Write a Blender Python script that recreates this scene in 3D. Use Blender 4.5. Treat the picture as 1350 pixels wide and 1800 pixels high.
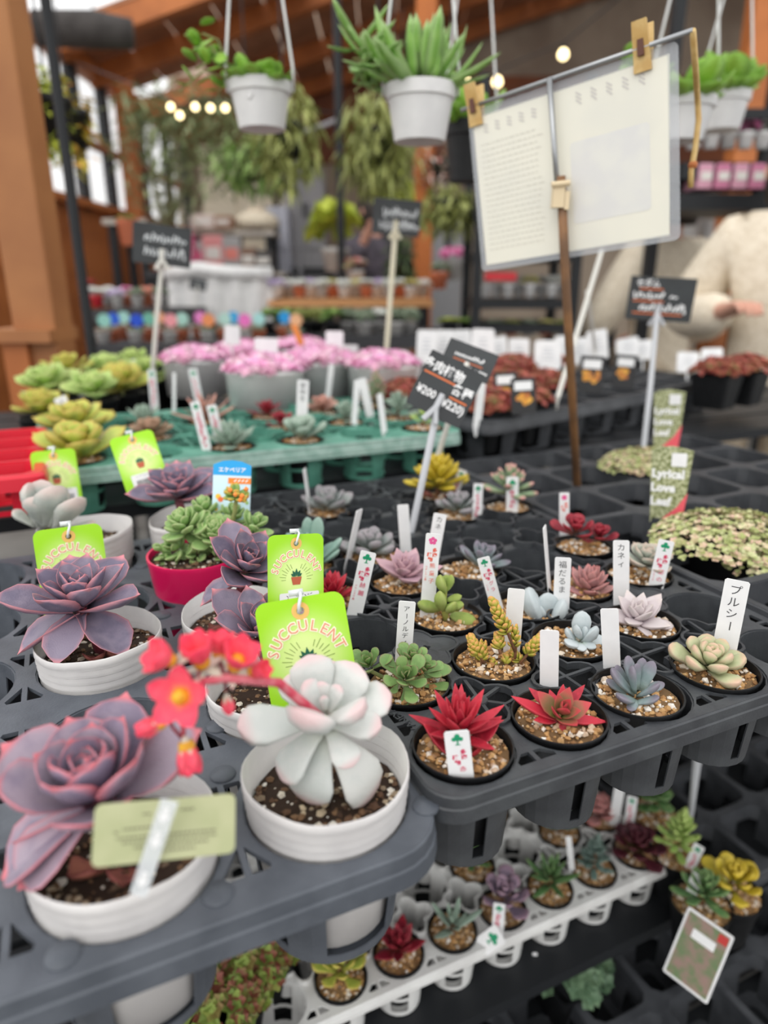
import bpy, bmesh, math, random
from mathutils import Vector as Vec, Matrix as Mat
rnd = random.Random(11)
R = math.radians
for _o in list(bpy.data.objects): bpy.data.objects.remove(_o)
SC = bpy.context.scene
COL = SC.collection

# ---------------------------------------------------------------- camera, sky, exposure
FPX, PITCH, CAMZ = 1200.0, math.atan2(400, 1200), 1.10
cam_d = bpy.data.cameras.new('camera')
cam_d.sensor_fit = 'VERTICAL'; cam_d.sensor_height = 24.0; cam_d.sensor_width = 18.0
cam_d.lens = FPX / 1800 * 24.0
cam_d.clip_start = 0.02
cam_d.dof.use_dof = True; cam_d.dof.focus_distance = 0.47; cam_d.dof.aperture_fstop = 16.0 / 6.6
cam = bpy.data.objects.new('camera', cam_d); COL.objects.link(cam)
cam.location = (0, 0, CAMZ); cam.rotation_euler = (math.pi / 2 - PITCH, 0, 0)
SC.camera = cam
wd = bpy.data.worlds.new('overcast_sky'); SC.world = wd; wd.use_nodes = True
_bg = wd.node_tree.nodes['Background']
_bg.inputs[0].default_value = (0.985, 0.985, 0.985, 1); _bg.inputs[1].default_value = 1.45
_sun = bpy.data.lights.new('hazy_sun_offscreen', 'SUN'); _sun.energy = 0.9; _sun.angle = R(50); _sun.color = (1, .98, .94)
_so = bpy.data.objects.new('hazy_sun_offscreen', _sun); COL.objects.link(_so); _so.rotation_euler = (R(38), R(-22), 0)
SC.view_settings.view_transform = 'Standard'; SC.view_settings.look = 'None'
SC.view_settings.gamma = 1.0; SC.view_settings.exposure = 0.0; SC.view_settings.use_curve_mapping = False

# ---------------------------------------------------------------- geometry of the view: pixel rays of the photograph
_cp, _sp = math.cos(PITCH), math.sin(PITCH)
def ray(px, py):
    a = (px - 675) / FPX; b = (900 - py) / FPX
    return Vec((a, _cp + b * _sp, -_sp + b * _cp))
def PZ(px, py, z):
    r = ray(px, py); return Vec((0, 0, CAMZ)) + r * ((z - CAMZ) / r.z)
def PY(px, py, y):
    r = ray(px, py); return Vec((0, 0, CAMZ)) + r * (y / r.y)
YAW = R(24.5)
def W(u, v, z=0.0):
    return Vec((u * math.cos(YAW) - v * math.sin(YAW), u * math.sin(YAW) + v * math.cos(YAW), z))

# ---------------------------------------------------------------- materials
def lin(c):
    f = lambda x: x / 12.92 if x <= 0.04045 else ((x + 0.055) / 1.055) ** 2.4
    return tuple(f(x / 255.0) for x in c) + (1.0,)
def _nt(name):
    m = bpy.data.materials.new(name); m.use_nodes = True
    nt = m.node_tree; return m, nt, nt.nodes['Principled BSDF']
def _noise(nt, scale, coord='Object', detail=3):
    tc = nt.nodes.new('ShaderNodeTexCoord'); n = nt.nodes.new('ShaderNodeTexNoise')
    n.inputs['Scale'].default_value = scale; n.inputs['Detail'].default_value = detail
    nt.links.new(tc.outputs[coord], n.inputs['Vector']); return n
def _mix(nt, fac, a, b):
    m = nt.nodes.new('ShaderNodeMix'); m.data_type = 'RGBA'
    for s, x in ((0, fac), (6, a), (7, b)):
        if isinstance(x, (tuple, float, int)): m.inputs[s].default_value = x
        else: nt.links.new(x, m.inputs[s])
    return m.outputs[2]
def _ramp(nt, src, lo, hi):
    r = nt.nodes.new('ShaderNodeMapRange'); r.interpolation_type = 'SMOOTHSTEP'
    r.inputs[1].default_value = lo; r.inputs[2].default_value = hi
    nt.links.new(src, r.inputs[0]); return r.outputs[0]
MC = {}
def mat(name, c, rough=.5, c2=None, ns=60, bump=0, bs=300, spec=.5, metal=0, alpha=1, trans=0, emit=0, coat=0):
    if name in MC: return MC[name]
    m, nt, p = _nt(name)
    p.inputs['Roughness'].default_value = rough; p.inputs['Metallic'].default_value = metal
    p.inputs['Specular IOR Level'].default_value = spec; p.inputs['Coat Weight'].default_value = coat
    if c2:
        n = _noise(nt, ns); nt.links.new(_mix(nt, _ramp(nt, n.outputs[0], .35, .65), lin(c), lin(c2)), p.inputs['Base Color'])
    else: p.inputs['Base Color'].default_value = lin(c)
    if bump:
        n = _noise(nt, bs); b = nt.nodes.new('ShaderNodeBump'); b.inputs['Strength'].default_value = bump; b.inputs['Distance'].default_value = .001
        nt.links.new(n.outputs[0], b.inputs['Height']); nt.links.new(b.outputs[0], p.inputs['Normal'])
    p.inputs['Alpha'].default_value = alpha; p.inputs['Transmission Weight'].default_value = trans
    if emit: p.inputs['Emission Color'].default_value = lin(c); p.inputs['Emission Strength'].default_value = emit
    MC[name] = m; return m
def attr_mat(name, cols, rough=.6):
    """colour per piece from the random channel of the mesh attribute lc (pebbles, foliage)"""
    if name in MC: return MC[name]
    m, nt, p = _nt(name); p.inputs['Roughness'].default_value = rough
    a = nt.nodes.new('ShaderNodeAttribute'); a.attribute_name = 'lc'
    s = nt.nodes.new('ShaderNodeSeparateColor'); nt.links.new(a.outputs['Color'], s.inputs[0])
    r = nt.nodes.new('ShaderNodeValToRGB'); r.color_ramp.interpolation = 'LINEAR'
    el = r.color_ramp.elements
    while len(el) < len(cols): el.new(.5)
    for i, c in enumerate(cols): el[i].position = i / max(1, len(cols) - 1); el[i].color = lin(c)
    nt.links.new(s.outputs[2], r.inputs[0]); nt.links.new(r.outputs[0], p.inputs['Base Color'])
    MC[name] = m; return m
def leaf_mat(name, base, base2, tip, edge, tip_at=.7, tip_amt=.8, edge_amt=1.0, rough=.5, root=None):
    if name in MC: return MC[name]
    m, nt, p = _nt(name); p.inputs['Roughness'].default_value = rough; p.inputs['Specular IOR Level'].default_value = .35
    p.inputs['Subsurface Weight'].default_value = .0
    a = nt.nodes.new('ShaderNodeAttribute'); a.attribute_name = 'lc'
    s = nt.nodes.new('ShaderNodeSeparateColor'); nt.links.new(a.outputs['Color'], s.inputs[0])
    oi = nt.nodes.new('ShaderNodeObjectInfo')
    n = _noise(nt, 5.0)
    ad = nt.nodes.new('ShaderNodeMath'); ad.operation = 'ADD'; nt.links.new(n.outputs[0], ad.inputs[0])
    ml = nt.nodes.new('ShaderNodeMath'); ml.operation = 'MULTIPLY_ADD'; ml.inputs[1].default_value = .5; ml.inputs[2].default_value = -.25
    nt.links.new(oi.outputs['Random'], ml.inputs[0]); nt.links.new(ml.outputs[0], ad.inputs[1])
    c = _mix(nt, _ramp(nt, ad.outputs[0], .25, .75), lin(base), lin(base2))
    if root: 
        c = _mix(nt, _ramp(nt, s.outputs[1], .0, .45), lin(root), c)
    def amt(x, k):
        q = nt.nodes.new('ShaderNodeMath'); q.operation = 'MULTIPLY'; q.inputs[1].default_value = k; nt.links.new(x, q.inputs[0]); return q.outputs[0]
    c = _mix(nt, amt(_ramp(nt, s.outputs[1], tip_at, 1.0), tip_amt), c, lin(tip))
    c = _mix(nt, amt(s.outputs[0], edge_amt), c, lin(edge))
    nt.links.new(c, p.inputs['Base Color'])
    n2 = _noise(nt, 40.0); b = nt.nodes.new('ShaderNodeBump'); b.inputs['Strength'].default_value = .12; b.inputs['Distance'].default_value = .02
    nt.links.new(n2.outputs[0], b.inputs['Height']); nt.links.new(b.outputs[0], p.inputs['Normal'])
    MC[name] = m; return m

# ---------------------------------------------------------------- objects and meshes
def tag(o, label=None, cat=None, group=None, kind=None):
    for k, x in (('label', label), ('category', cat), ('group', group), ('kind', kind)):
        if x: o[k] = x
    return o
def empty(name, loc=(0, 0, 0), rz=0.0, label=None, cat=None, group=None, kind=None):
    o = bpy.data.objects.new(name, None); COL.objects.link(o); o.location = loc; o.rotation_euler = (0, 0, rz)
    o.empty_display_size = .01
    return tag(o, label, cat, group, kind)
def ob(name, me, parent=None, M=None):
    o = bpy.data.objects.new(name, me); COL.objects.link(o)
    if parent: o.parent = parent
    if M is not None: o.matrix_basis = M
    return o
class MB:
    def __init__(s): s.v = []; s.f = []; s.c = []; s.mi = []; s.cm = 0
    def add(s, vs, fs, col=(0, 0, 0), M=None):
        o = len(s.v)
        for i, q in enumerate(vs):
            s.v.append(tuple(M @ Vec(q)) if M is not None else tuple(q))
            s.c.append(col[i] if isinstance(col, list) else col)
        for q in fs: s.f.append([o + k for k in q]); s.mi.append(s.cm)
        return s
    def box(s, c, d, M=None, col=(0, 0, 0)):
        x, y, z = c; a, b, e = d[0] / 2, d[1] / 2, d[2] / 2
        vs = [(x + i * a, y + j * b, z + k * e) for k in (-1, 1) for j in (-1, 1) for i in (-1, 1)]
        return s.add(vs, [(0, 2, 3, 1), (4, 5, 7, 6), (0, 1, 5, 4), (2, 6, 7, 3), (0, 4, 6, 2), (1, 3, 7, 5)], col, M)
    def loft(s, rings, cap0=True, cap1=True, close=True, col=(0, 0, 0), M=None):
        n = len(rings[0]); vs = [q for r in rings for q in r]; fs = []
        for i in range(len(rings) - 1):
            for k in range(n if close else n - 1):
                a, b = i * n + k, i * n + (k + 1) % n
                fs.append((a, b, b + n, a + n))
        if cap0: fs.append(tuple(reversed(range(n))))
        if cap1: fs.append(tuple(range((len(rings) - 1) * n, len(rings) * n)))
        return s.add(vs, fs, col, M)
    def lathe(s, prof, seg=24, cap0=False, cap1=False, M=None, loop=None):
        rings = []
        for r, z in prof:
            rings.append([(r * math.cos(2 * math.pi * k / seg), r * math.sin(2 * math.pi * k / seg), z) for k in range(seg)])
        return s.loft(rings, cap0, cap1, True, (0, 0, 0), M)
    def tube(s, pts, r, seg=8, cap=True, col=(0, 0, 0)):
        pts = [Vec(p) for p in pts]; rs = r if isinstance(r, list) else [r] * len(pts); rings = []
        prev = None
        for i, p in enumerate(pts):
            t = (pts[min(i + 1, len(pts) - 1)] - pts[max(i - 1, 0)]).normalized()
            if prev is None:
                h = Vec((0, 0, 1)) if abs(t.z) < .9 else Vec((1, 0, 0)); x = t.cross(h).normalized()
            else:
                x = (prev - t * prev.dot(t)).normalized()
            prev = x; y = t.cross(x)
            rings.append([p + (x * math.cos(2 * math.pi * k / seg) + y * math.sin(2 * math.pi * k / seg)) * rs[i] for k in range(seg)])
        return s.loft(rings, cap, cap, True, col)
    def mesh(s, name, mats, smooth=False):
        me = bpy.data.meshes.new(name); me.from_pydata(s.v, [], s.f)
        if not isinstance(mats, (list, tuple)): mats = [mats]
        for m in mats: me.materials.append(m)
        if len(mats) > 1: me.polygons.foreach_set('material_index', s.mi)
        if any(c != (0, 0, 0) for c in s.c):
            a = me.color_attributes.new('lc', 'FLOAT_COLOR', 'POINT')
            a.data.foreach_set('color', [x for c in s.c for x in (c[0], c[1], c[2], 1)])
        if smooth: me.polygons.foreach_set('use_smooth', [True] * len(me.polygons))
        me.update(); return me
    def build(s, name, mats, parent=None, M=None, smooth=False):
        return ob(name, s.mesh(name, mats, smooth), parent, M)
def smooth_by_angle(me, ang=35):
    me.polygons.foreach_set('use_smooth', [True] * len(me.polygons))
    bm = bmesh.new(); bm.from_mesh(me)
    for e in bm.edges:
        if len(e.link_faces) == 2 and e.calc_face_angle(0) > R(ang): e.smooth = False
    bm.to_mesh(me); bm.free()
def rrect(w, h, r, n=5, cx=0, cy=0):
    pts = []
    for q, (sx, sy) in enumerate(((1, 1), (-1, 1), (-1, -1), (1, -1))):
        for k in range(n + 1):
            a = math.pi / 2 * (q + k / n); pts.append((cx + sx * (w / 2 - r) + r * math.cos(a), cy + sy * (h / 2 - r) + r * math.sin(a)))
    return pts
def circ(cx, cy, r, n=20, a0=0): return [(cx + r * math.cos(2 * math.pi * k / n + a0), cy + r * math.sin(2 * math.pi * k / n + a0)) for k in range(n)]
def plate_mesh(name, outer, holes, z0, z1, m):
    bm = bmesh.new(); es = []
    for lp in [outer] + holes:
        vs = [bm.verts.new((p[0], p[1], z1)) for p in lp]
        for i in range(len(vs)): es.append(bm.edges.new((vs[i], vs[(i + 1) % len(vs)])))
    bmesh.ops.triangle_fill(bm, use_beauty=True, use_dissolve=False, edges=es)
    g = bmesh.ops.extrude_face_region(bm, geom=bm.faces[:])
    bmesh.ops.translate(bm, vec=(0, 0, z0 - z1), verts=[q for q in g['geom'] if isinstance(q, bmesh.types.BMVert)])
    bmesh.ops.recalc_face_normals(bm, faces=bm.faces[:])
    me = bpy.data.meshes.new(name); bm.to_mesh(me); bm.free(); me.materials.append(m); return me
CACHE = {}
def cached(key, fn):
    if key not in CACHE: CACHE[key] = fn()
    return CACHE[key]

# ---------------------------------------------------------------- lettering (bundled font, turned into flat print)
_TX = {}
def glyph(s, off=0.0):
    k = (s, off)
    if k not in _TX:
        cu = bpy.data.curves.new('glyph', 'FONT'); cu.body = s; cu.size = 1; cu.align_x = 'CENTER'; cu.align_y = 'CENTER'; cu.resolution_u = 2; cu.offset = off
        o = bpy.data.objects.new('glyph', cu); me = o.to_mesh()
        _TX[k] = ([tuple(v.co) for v in me.vertices], [tuple(p.vertices) for p in me.polygons])
        o.to_mesh_clear(); bpy.data.objects.remove(o); bpy.data.curves.remove(cu)
    return _TX[k]
def put_text(mb, s, x, y, size, z=0.0, rot=0.0, off=0.0, sx=1.0):
    vs, fs = glyph(s, off)
    mb.add(vs, fs, (0, 0, 0), Mat.Translation((x, y, z)) @ Mat.Rotation(rot, 4, 'Z') @ Mat.Diagonal((size * sx, size, 1, 1)))
def put_vtext(mb, s, x, y, size, z=0.0, off=0.0, step=1.08):
    for i, ch in enumerate(s):
        put_text(mb, ch, x, y - i * size * step, size, z, -math.pi / 2 if ch == 'ー' else 0, off)
def poly(mb, pts, z=0.0):
    mb.add([(p[0], p[1], z) for p in pts], [tuple(range(len(pts)))])
def line(mb, x0, y0, x1, y1, w, z=0.0):
    d = Vec((x1 - x0, y1 - y0)); n = Vec((-d.y, d.x)).normalized() * w / 2
    poly(mb, [(x0 + n.x, y0 + n.y), (x0 - n.x, y0 - n.y), (x1 - n.x, y1 - n.y), (x1 + n.x, y1 + n.y)], z)
def card_matrix(A, B, yaw=0.0):
    """local y from A (bottom middle) to B (top middle), local z towards the viewer, turned by yaw about y"""
    y = (B - A).normalized(); n = (Vec((0, 0, CAMZ)) - (A + B) / 2); n = (n - y * n.dot(y)).normalized()
    n = Mat.Rotation(yaw, 3, y) @ n; x = y.cross(n).normalized()
    return Mat(((x.x, y.x, n.x, A.x), (x.y, y.y, n.y, A.y), (x.z, y.z, n.z, A.z), (0, 0, 0, 1)))

# ---------------------------------------------------------------- succulent leaves
PROF = {
    'ech': [(0, .15), (.15, .17), (.4, .30), (.62, .40), (.8, .38), (.91, .25), (.975, .07), (1.04, .0)],
    'echp': [(0, .15), (.15, .18), (.38, .29), (.58, .34), (.76, .29), (.89, .16), (.97, .05), (1.03, .0)],
    'fat': [(0, .11), (.2, .15), (.45, .23), (.68, .30), (.84, .28), (.94, .17), (.985, .06), (1.0, 0)],
    'point': [(0, .13), (.2, .18), (.42, .21), (.62, .18), (.8, .11), (.93, .045), (1.0, 0)],
    'club': [(0, .10), (.25, .13), (.5, .16), (.72, .17), (.87, .13), (.96, .07), (1.0, 0)],
    'spoon': [(0, .07), (.3, .10), (.52, .18), (.72, .25), (.87, .22), (.96, .12), (1.0, 0)],
    'oval': [(0, .12), (.12, .20), (.35, .30), (.6, .34), (.8, .27), (.93, .14), (1.0, 0)],
    'needle': [(0, .07), (.3, .09), (.6, .075), (.85, .04), (1.0, 0)],
    'tri': [(0, .22), (.25, .30), (.5, .29), (.72, .20), (.9, .08), (1.0, 0)],
    'strap': [(0, .10), (.3, .11), (.6, .10), (.85, .06), (1.0, 0)]}
def leaf_mesh(shape, m, thick=.3, cup=.2, bend=.3, lo=False):
    def mk():
        pr = PROF[shape]; mb = MB(); ys = (1, .93, .7, .25, -.25, -.7, -.93, -1, -.7, 0, .7) if not lo else (1, .5, -.5, -1, 0)
        top = 7 if not lo else 3
        rings = []; cols = []; x = z = 0.0; pt = 0
        for t, w in pr:
            a = bend * (t + pt) / 2; x += math.cos(a) * (t - pt); z += math.sin(a) * (t - pt); pt = t
            ring = []; w = max(w, .0005); a = bend * t
            for k, y in enumerate(ys):
                h = math.sqrt(max(0, 1 - y * y)) * thick * w * (.55 if k <= top else -1.0)
                h += cup * w * y * y
                ring.append((x - math.sin(a) * h, y * w, z + math.cos(a) * h))
                e = 1.0 if abs(y) == 1 else (.25 if abs(y) > .9 else 0)
                if t > .96: e = 1.0
                cols.append((e, min(1, t), .5))
            rings.append(ring)
        mb.loft(rings, True, True, True, cols)
        return mb.mesh('leaf', m, True)
    return cached(('leaf', shape, m.name, thick, cup, bend, lo), mk)
def leaf_dir(parent, me, base, d, L, wf=1.0, tf=1.0, up=Vec((0, 0, 1)), roll=0.0, name='leaf'):
    x = d.normalized(); n = up - x * up.dot(x)
    if n.length < 1e-3: n = Vec((0, -1, 0)) - x * x.dot(Vec((0, -1, 0)))
    n.normalize()
    if roll: n = Mat.Rotation(roll, 3, x) @ n
    y = n.cross(x)
    M = Mat(((x.x * L, y.x * L * wf, n.x * L * tf, base.x), (x.y * L, y.y * L * wf, n.y * L * tf, base.y), (x.z * L, y.z * L * wf, n.z * L * tf, base.z), (0, 0, 0, 1)))
    return ob(name, me, parent, M)
def rosette(parent, me, n, c, rad, e0, e1, s1=.3, r0=.10, dz=.25, tilt=(0, 0), phi0=0.0, p=1.0, wf0=1.0, wf1=1.0, jit=.12, ga=R(137.5)):
    """n leaves round a centre c; outer leaves at elevation e0 (deg), inner ones at e1, inner leaves s1 of the outer length"""
    c = Vec(c); T = Mat.Rotation(R(tilt[0]), 3, 'X') @ Mat.Rotation(R(tilt[1]), 3, 'Y')
    up = T @ Vec((0, 0, 1))
    for i in range(n):
        f = i / max(1, n - 1); f2 = f ** p
        ph = phi0 + i * ga + rnd.uniform(-jit, jit); e = R(e0 + (e1 - e0) * f2 + rnd.uniform(-5, 5))
        L = rad * (1 + (s1 - 1) * f2) * rnd.uniform(.93, 1.05)
        d = T @ Vec((math.cos(ph) * math.cos(e), math.sin(ph) * math.cos(e), math.sin(e)))
        b = c + T @ Vec((math.cos(ph) * r0 * rad * (1 - f2), math.sin(ph) * r0 * rad * (1 - f2), dz * rad * (f2 - .5)))
        leaf_dir(parent, me, b, d, L, wf0 + (wf1 - wf0) * f2, 1, up, rnd.uniform(-.08, .08))
# ---------------------------------------------------------------- common materials
BLACK = mat('black_plastic', (24, 25, 27), .45, (17, 18, 20), 90, .15, 600, spec=.35)
TRAYBLK = mat('black_tray_plastic', (66, 69, 72), .45, (52, 54, 58), 35, .25, 500)
GREY = mat('grey_tray_plastic', (88, 93, 101), .5, (72, 77, 85), 28, .3, 500)
GREEN = mat('green_tray_plastic', (98, 160, 140), .5, (76, 136, 118), 30, .2, 400)
WHITE = mat('white_plastic', (226, 225, 224), .5, (214, 213, 213), 20)
POTW = mat('white_vinyl_pot', (222, 219, 217), .5, (206, 203, 202), 25, .2, 200)
TRAYW = mat('white_tray_plastic', (222, 222, 220), .5, (205, 204, 202), 20)
LABW = mat('white_label_plastic', (238, 238, 238), .45, (230, 230, 231), 40)
PRT_RED = mat('red_print', (214, 42, 92), .6); PRT_GRN = mat('green_print', (22, 150, 105), .6); PRT_BLK = mat('black_ink', (38, 38, 44), .6)
PRT_PINK = mat('pink_print', (226, 90, 150), .6); PRT_ORG = mat('orange_print', (233, 98, 72), .6); PRT_WHT = mat('white_ink', (240, 240, 240), .6)
SOIL_D = mat('dark_soil', (88, 64, 48), .95, (58, 42, 32), 300, .9, 500)
SOIL_B = mat('brown_soil', (186, 148, 102), .95, (150, 114, 76), 260, .9, 500)
GRIT_B = attr_mat('tan_grit', [(136, 98, 62), (184, 138, 86), (208, 170, 118), (168, 122, 74), (230, 218, 200), (240, 236, 230)], .9)
GRIT_D = attr_mat('dark_grit', [(64, 46, 34), (98, 70, 50), (128, 98, 70), (84, 60, 44), (200, 182, 154), (234, 230, 222)], .9)
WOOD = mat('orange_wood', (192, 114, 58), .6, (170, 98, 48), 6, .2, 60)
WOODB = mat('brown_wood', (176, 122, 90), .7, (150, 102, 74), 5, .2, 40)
METAL = mat('black_steel', (30, 32, 35), .5, spec=.35)
CONC = mat('concrete', (128, 126, 122), .85, (108, 106, 103), 3, .2, 80)

# ---------------------------------------------------------------- the setting
def struct(name, mb, m, parent=None, label=None):
    o = mb.build(name, m, parent)
    if not parent: tag(o, label, None, None, 'structure')
    return o
struct('floor', MB().box((1.0, 2.0, -.05), (30, 22, .1)), CONC, None, 'grey concrete floor of the plant shop')
XL, YB, XR = -2.0, 7.6, 4.6
# left wall: boards below the sill, posts and panes above
wl = empty('wall_left', (XL, 0, 0), 0, 'wooden left wall with boards under a row of windows', None, None, 'structure')
y = 3.0; k = 0
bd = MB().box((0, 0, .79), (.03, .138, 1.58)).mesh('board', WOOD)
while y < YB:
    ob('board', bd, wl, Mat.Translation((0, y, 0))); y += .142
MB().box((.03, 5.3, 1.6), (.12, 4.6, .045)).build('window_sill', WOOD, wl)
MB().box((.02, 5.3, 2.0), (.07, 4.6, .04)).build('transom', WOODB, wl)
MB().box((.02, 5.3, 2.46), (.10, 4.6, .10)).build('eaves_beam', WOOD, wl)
post = MB().box((0, 0, 2.0), (.07, .06, .86)).mesh('window_post', METAL)
for yy in (3.1, 3.75, 4.35, 4.95, 5.45, 6.2, 6.9, 7.5): ob('window_post', post, wl, Mat.Translation((.02, yy, 0)))
GLASS = mat('window_glass', (240, 246, 250), .1, alpha=.16)
for k, yy in enumerate((3.43, 4.05, 4.65, 5.2, 5.82, 6.55, 7.2)):
    o = MB().box((XL + .01, yy, 2.0), (.006, .54, .84)).build('window_%d' % (k + 1), GLASS); tag(o, None, None, None, 'structure')
struct('wall_back', MB().box((1.3, YB + .06, 2.4), (6.8, .12, 4.8)), mat('dark_back_wall', (186, 170, 152), .8, (156, 138, 122), 1.5))
struct('trim_1', MB().box((1.0, YB - .04, 2.62), (6.0, .06, .75)), mat('dark_red_wood', (146, 84, 52), .7, (120, 68, 44), 2.5))
struct('wall_right', MB().box((XR + .06, 5.4, 2.2), (.12, 4.6, 4.4)), mat('grey_wall', (150, 142, 134), .8, (128, 120, 112), 1.5))
# roof: planks on rafters, with skylight gaps that open to the sky
cl = empty('ceiling', (0, 0, 0), 0, 'brown timber roof with rafters and skylight openings', None, None, 'structure')
def roofz(x): return 2.52 + (x - XL) * .30
dx = .30; slope = math.atan(.30)
for i in range(22):
    x0 = XL + i * dx; xc = x0 + dx / 2
    spans = [(4.7, 7.7)]
    if i in (0, 1): spans = [(4.7, 5.36), (5.72, 6.05), (6.35, 7.7)]
    elif i in (5,): spans = [(4.7, 5.2), (5.5, 7.7)]
    elif i in (12, 13): spans = [(5.1, 7.7)]
    for a, b in spans:
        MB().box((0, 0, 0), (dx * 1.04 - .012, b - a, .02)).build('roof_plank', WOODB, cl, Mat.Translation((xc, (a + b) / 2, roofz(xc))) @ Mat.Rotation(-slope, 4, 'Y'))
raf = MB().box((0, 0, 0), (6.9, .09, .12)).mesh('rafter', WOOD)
for yy in (4.75, 5.4, 6.4, 7.3):
    ob('rafter', raf, cl, Mat.Translation((1.28, yy, roofz(1.28) - .075)) @ Mat.Rotation(-slope, 4, 'Y'))

# ---------------------------------------------------------------- benches
def bench(name, label, u0, u1, v0, v1, z, t=.018, legs=True, fl=True, group=None, m=None):
    c = W((u0 + u1) / 2, (v0 + v1) / 2); r = empty(name, (c.x, c.y, 0), YAW, label, 'bench', group)
    a, b = u1 - u0, v1 - v0
    n = max(3, int(b / .11)); st = b / n; sl = MB().box((0, 0, 0), (a, st - .012, t)).mesh('slat', m or METAL)
    for k in range(n): ob('slat', sl, r, Mat.Translation((0, -b / 2 + st * (k + .5), z - t / 2)))
    for s in (-1, 1): MB().box((s * (a / 2 - .03), 0, z - t - .015), (.03, b, .03)).build('rail', m or METAL, r)
    if legs:
        lg = MB().box((0, 0, (z - t - .03) / 2), (.03, .03, z - t - .03)).mesh('leg', m or METAL)
        for sx in (-1, 1):
            for sy in ((-1, 1) if fl else (1,)): ob('leg', lg, r, Mat.Translation((sx * (a / 2 - .03), sy * (b / 2 - .03), 0)))
    return r
bench('display_bench', 'black slatted bench under the grey tray of white pots', -.33, .146, .40, .91, .752, fl=False)
bench('display_bench', 'black slatted bench under the black trays of small pots', .158, 1.45, .40, .90, .774, fl=False)
bench('display_bench', 'black slatted bench under the green tray', -.45, 1.8, .905, 1.75, .828)
bench('display_shelf', 'low black slatted shelf carrying the white tray', -.3, 1.65, .47, 1.35, .288)

# ---------------------------------------------------------------- pots and soil
def pot_mesh(kind):
    def mk():
        mb = MB()
        if kind == 'white9':
            pr = [(.034, 0), (.0385, .05)]
            for k in range(6): pr += [(.0404 + .0005 * k, .055 + .0055 * k), (.0426 + .0004 * k, .0578 + .0055 * k)]
            pr += [(.0443, .090), (.0436, .0905), (.0405, .055), (.0335, .004)]
            mb.lathe(pr, 40, True, True)
            for i, q in enumerate(mb.v):   # soft, slightly buckled rim
                a = math.atan2(q[1], q[0]); f = max(0, q[2] - .06) / .03
                s = 1 + .012 * f * math.sin(2 * a + .6) + .003 * f * math.sin(5 * a)
                mb.v[i] = (q[0] * s, q[1] * s, q[2] + .0004 * f * math.sin(7 * a) + .0016 * f * math.sin(2 * a))
            return mb.mesh('pot', POTW, True)
        if kind == 'pink9':
            mb.lathe([(.034, 0), (.0425, .066), (.0432, .068), (.0432, .071), (.0412, .071), (.0405, .062), (.033, .004)], 40, True, True)
            me = mb.mesh('pot', mat('magenta_pot', (224, 24, 92), .3), True); smooth_by_angle(me); return me
        if kind == 'black6':
            pr = [(.021, 0), (.0265, .040), (.0272, .041)]
            pr += [(.0292, .0535), (.0300, .0545), (.0300, .056), (.0288, .056), (.0283, .052)]
            for k in range(3): pr += [(.0280 - .0004 * k, .050 - .003 * k), (.0275 - .0004 * k, .0488 - .003 * k)]
            pr += [(.0206, .003)]
            mb.lathe(pr, 32, True, True); me = mb.mesh('pot', BLACK, True); smooth_by_angle(me, 50); return me
    return cached(('pot', kind), mk)
POTH = {'white9': (.0905, .0418), 'pink9': (.071, .0405), 'black6': (.056, .0277)}
def soil_mesh(m, seed):
    def mk():
        r2 = random.Random(seed); mb = MB(); n = 20; rings = []
        for k, f in enumerate((.02, .35, .7, 1.0)):
            rings.append([(f * math.cos(2 * math.pi * i / n), f * math.sin(2 * math.pi * i / n), r2.uniform(-.04, .05) + .05 * (1 - f)) for i in range(n)])
        mb.loft(rings, True, False); return mb.mesh('soil', m, True)
    return cached(('soil', m.name, seed), mk)
_ICO = [(0, 0, 1), (.9, 0, .2), (.28, .85, .2), (-.73, .53, .2), (-.73, -.53, .2), (.28, -.85, .2), (.5, .6, -.5), (-.6, .1, -.6), (.2, -.7, -.6)]
_ICF = [(0, 1, 2), (0, 2, 3), (0, 3, 4), (0, 4, 5), (0, 5, 1), (1, 6, 2), (2, 6, 3), (3, 6, 7), (3, 7, 4), (4, 7, 8), (4, 8, 5), (5, 8, 1), (1, 8, 6), (6, 8, 7)]
def grit_mesh(m, seed, n=190, s0=.022, s1=.075):
    def mk():
        r2 = random.Random(seed * 7 + 1); mb = MB()
        for k in range(n):
            r = math.sqrt(r2.random()) * .96; a = r2.uniform(0, 6.283); s = s0 + (s1 - s0) * r2.random() ** 2
            M = Mat.Translation((r * math.cos(a), r * math.sin(a), .05 * (1 - r) + s * .55)) @ Mat.Rotation(r2.uniform(0, 6), 4, 'Z') @ Mat.Rotation(r2.uniform(-.6, .6), 4, 'X') @ Mat.Diagonal((s * r2.uniform(.8, 1.3), s * r2.uniform(.7, 1.1), s * r2.uniform(.6, .9), 1))
            mb.add(_ICO, _ICF, (0, 0, r2.random()), M)
        return mb.mesh('grit', m, False)
    return cached(('grit', m.name, seed, n), mk)
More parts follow.
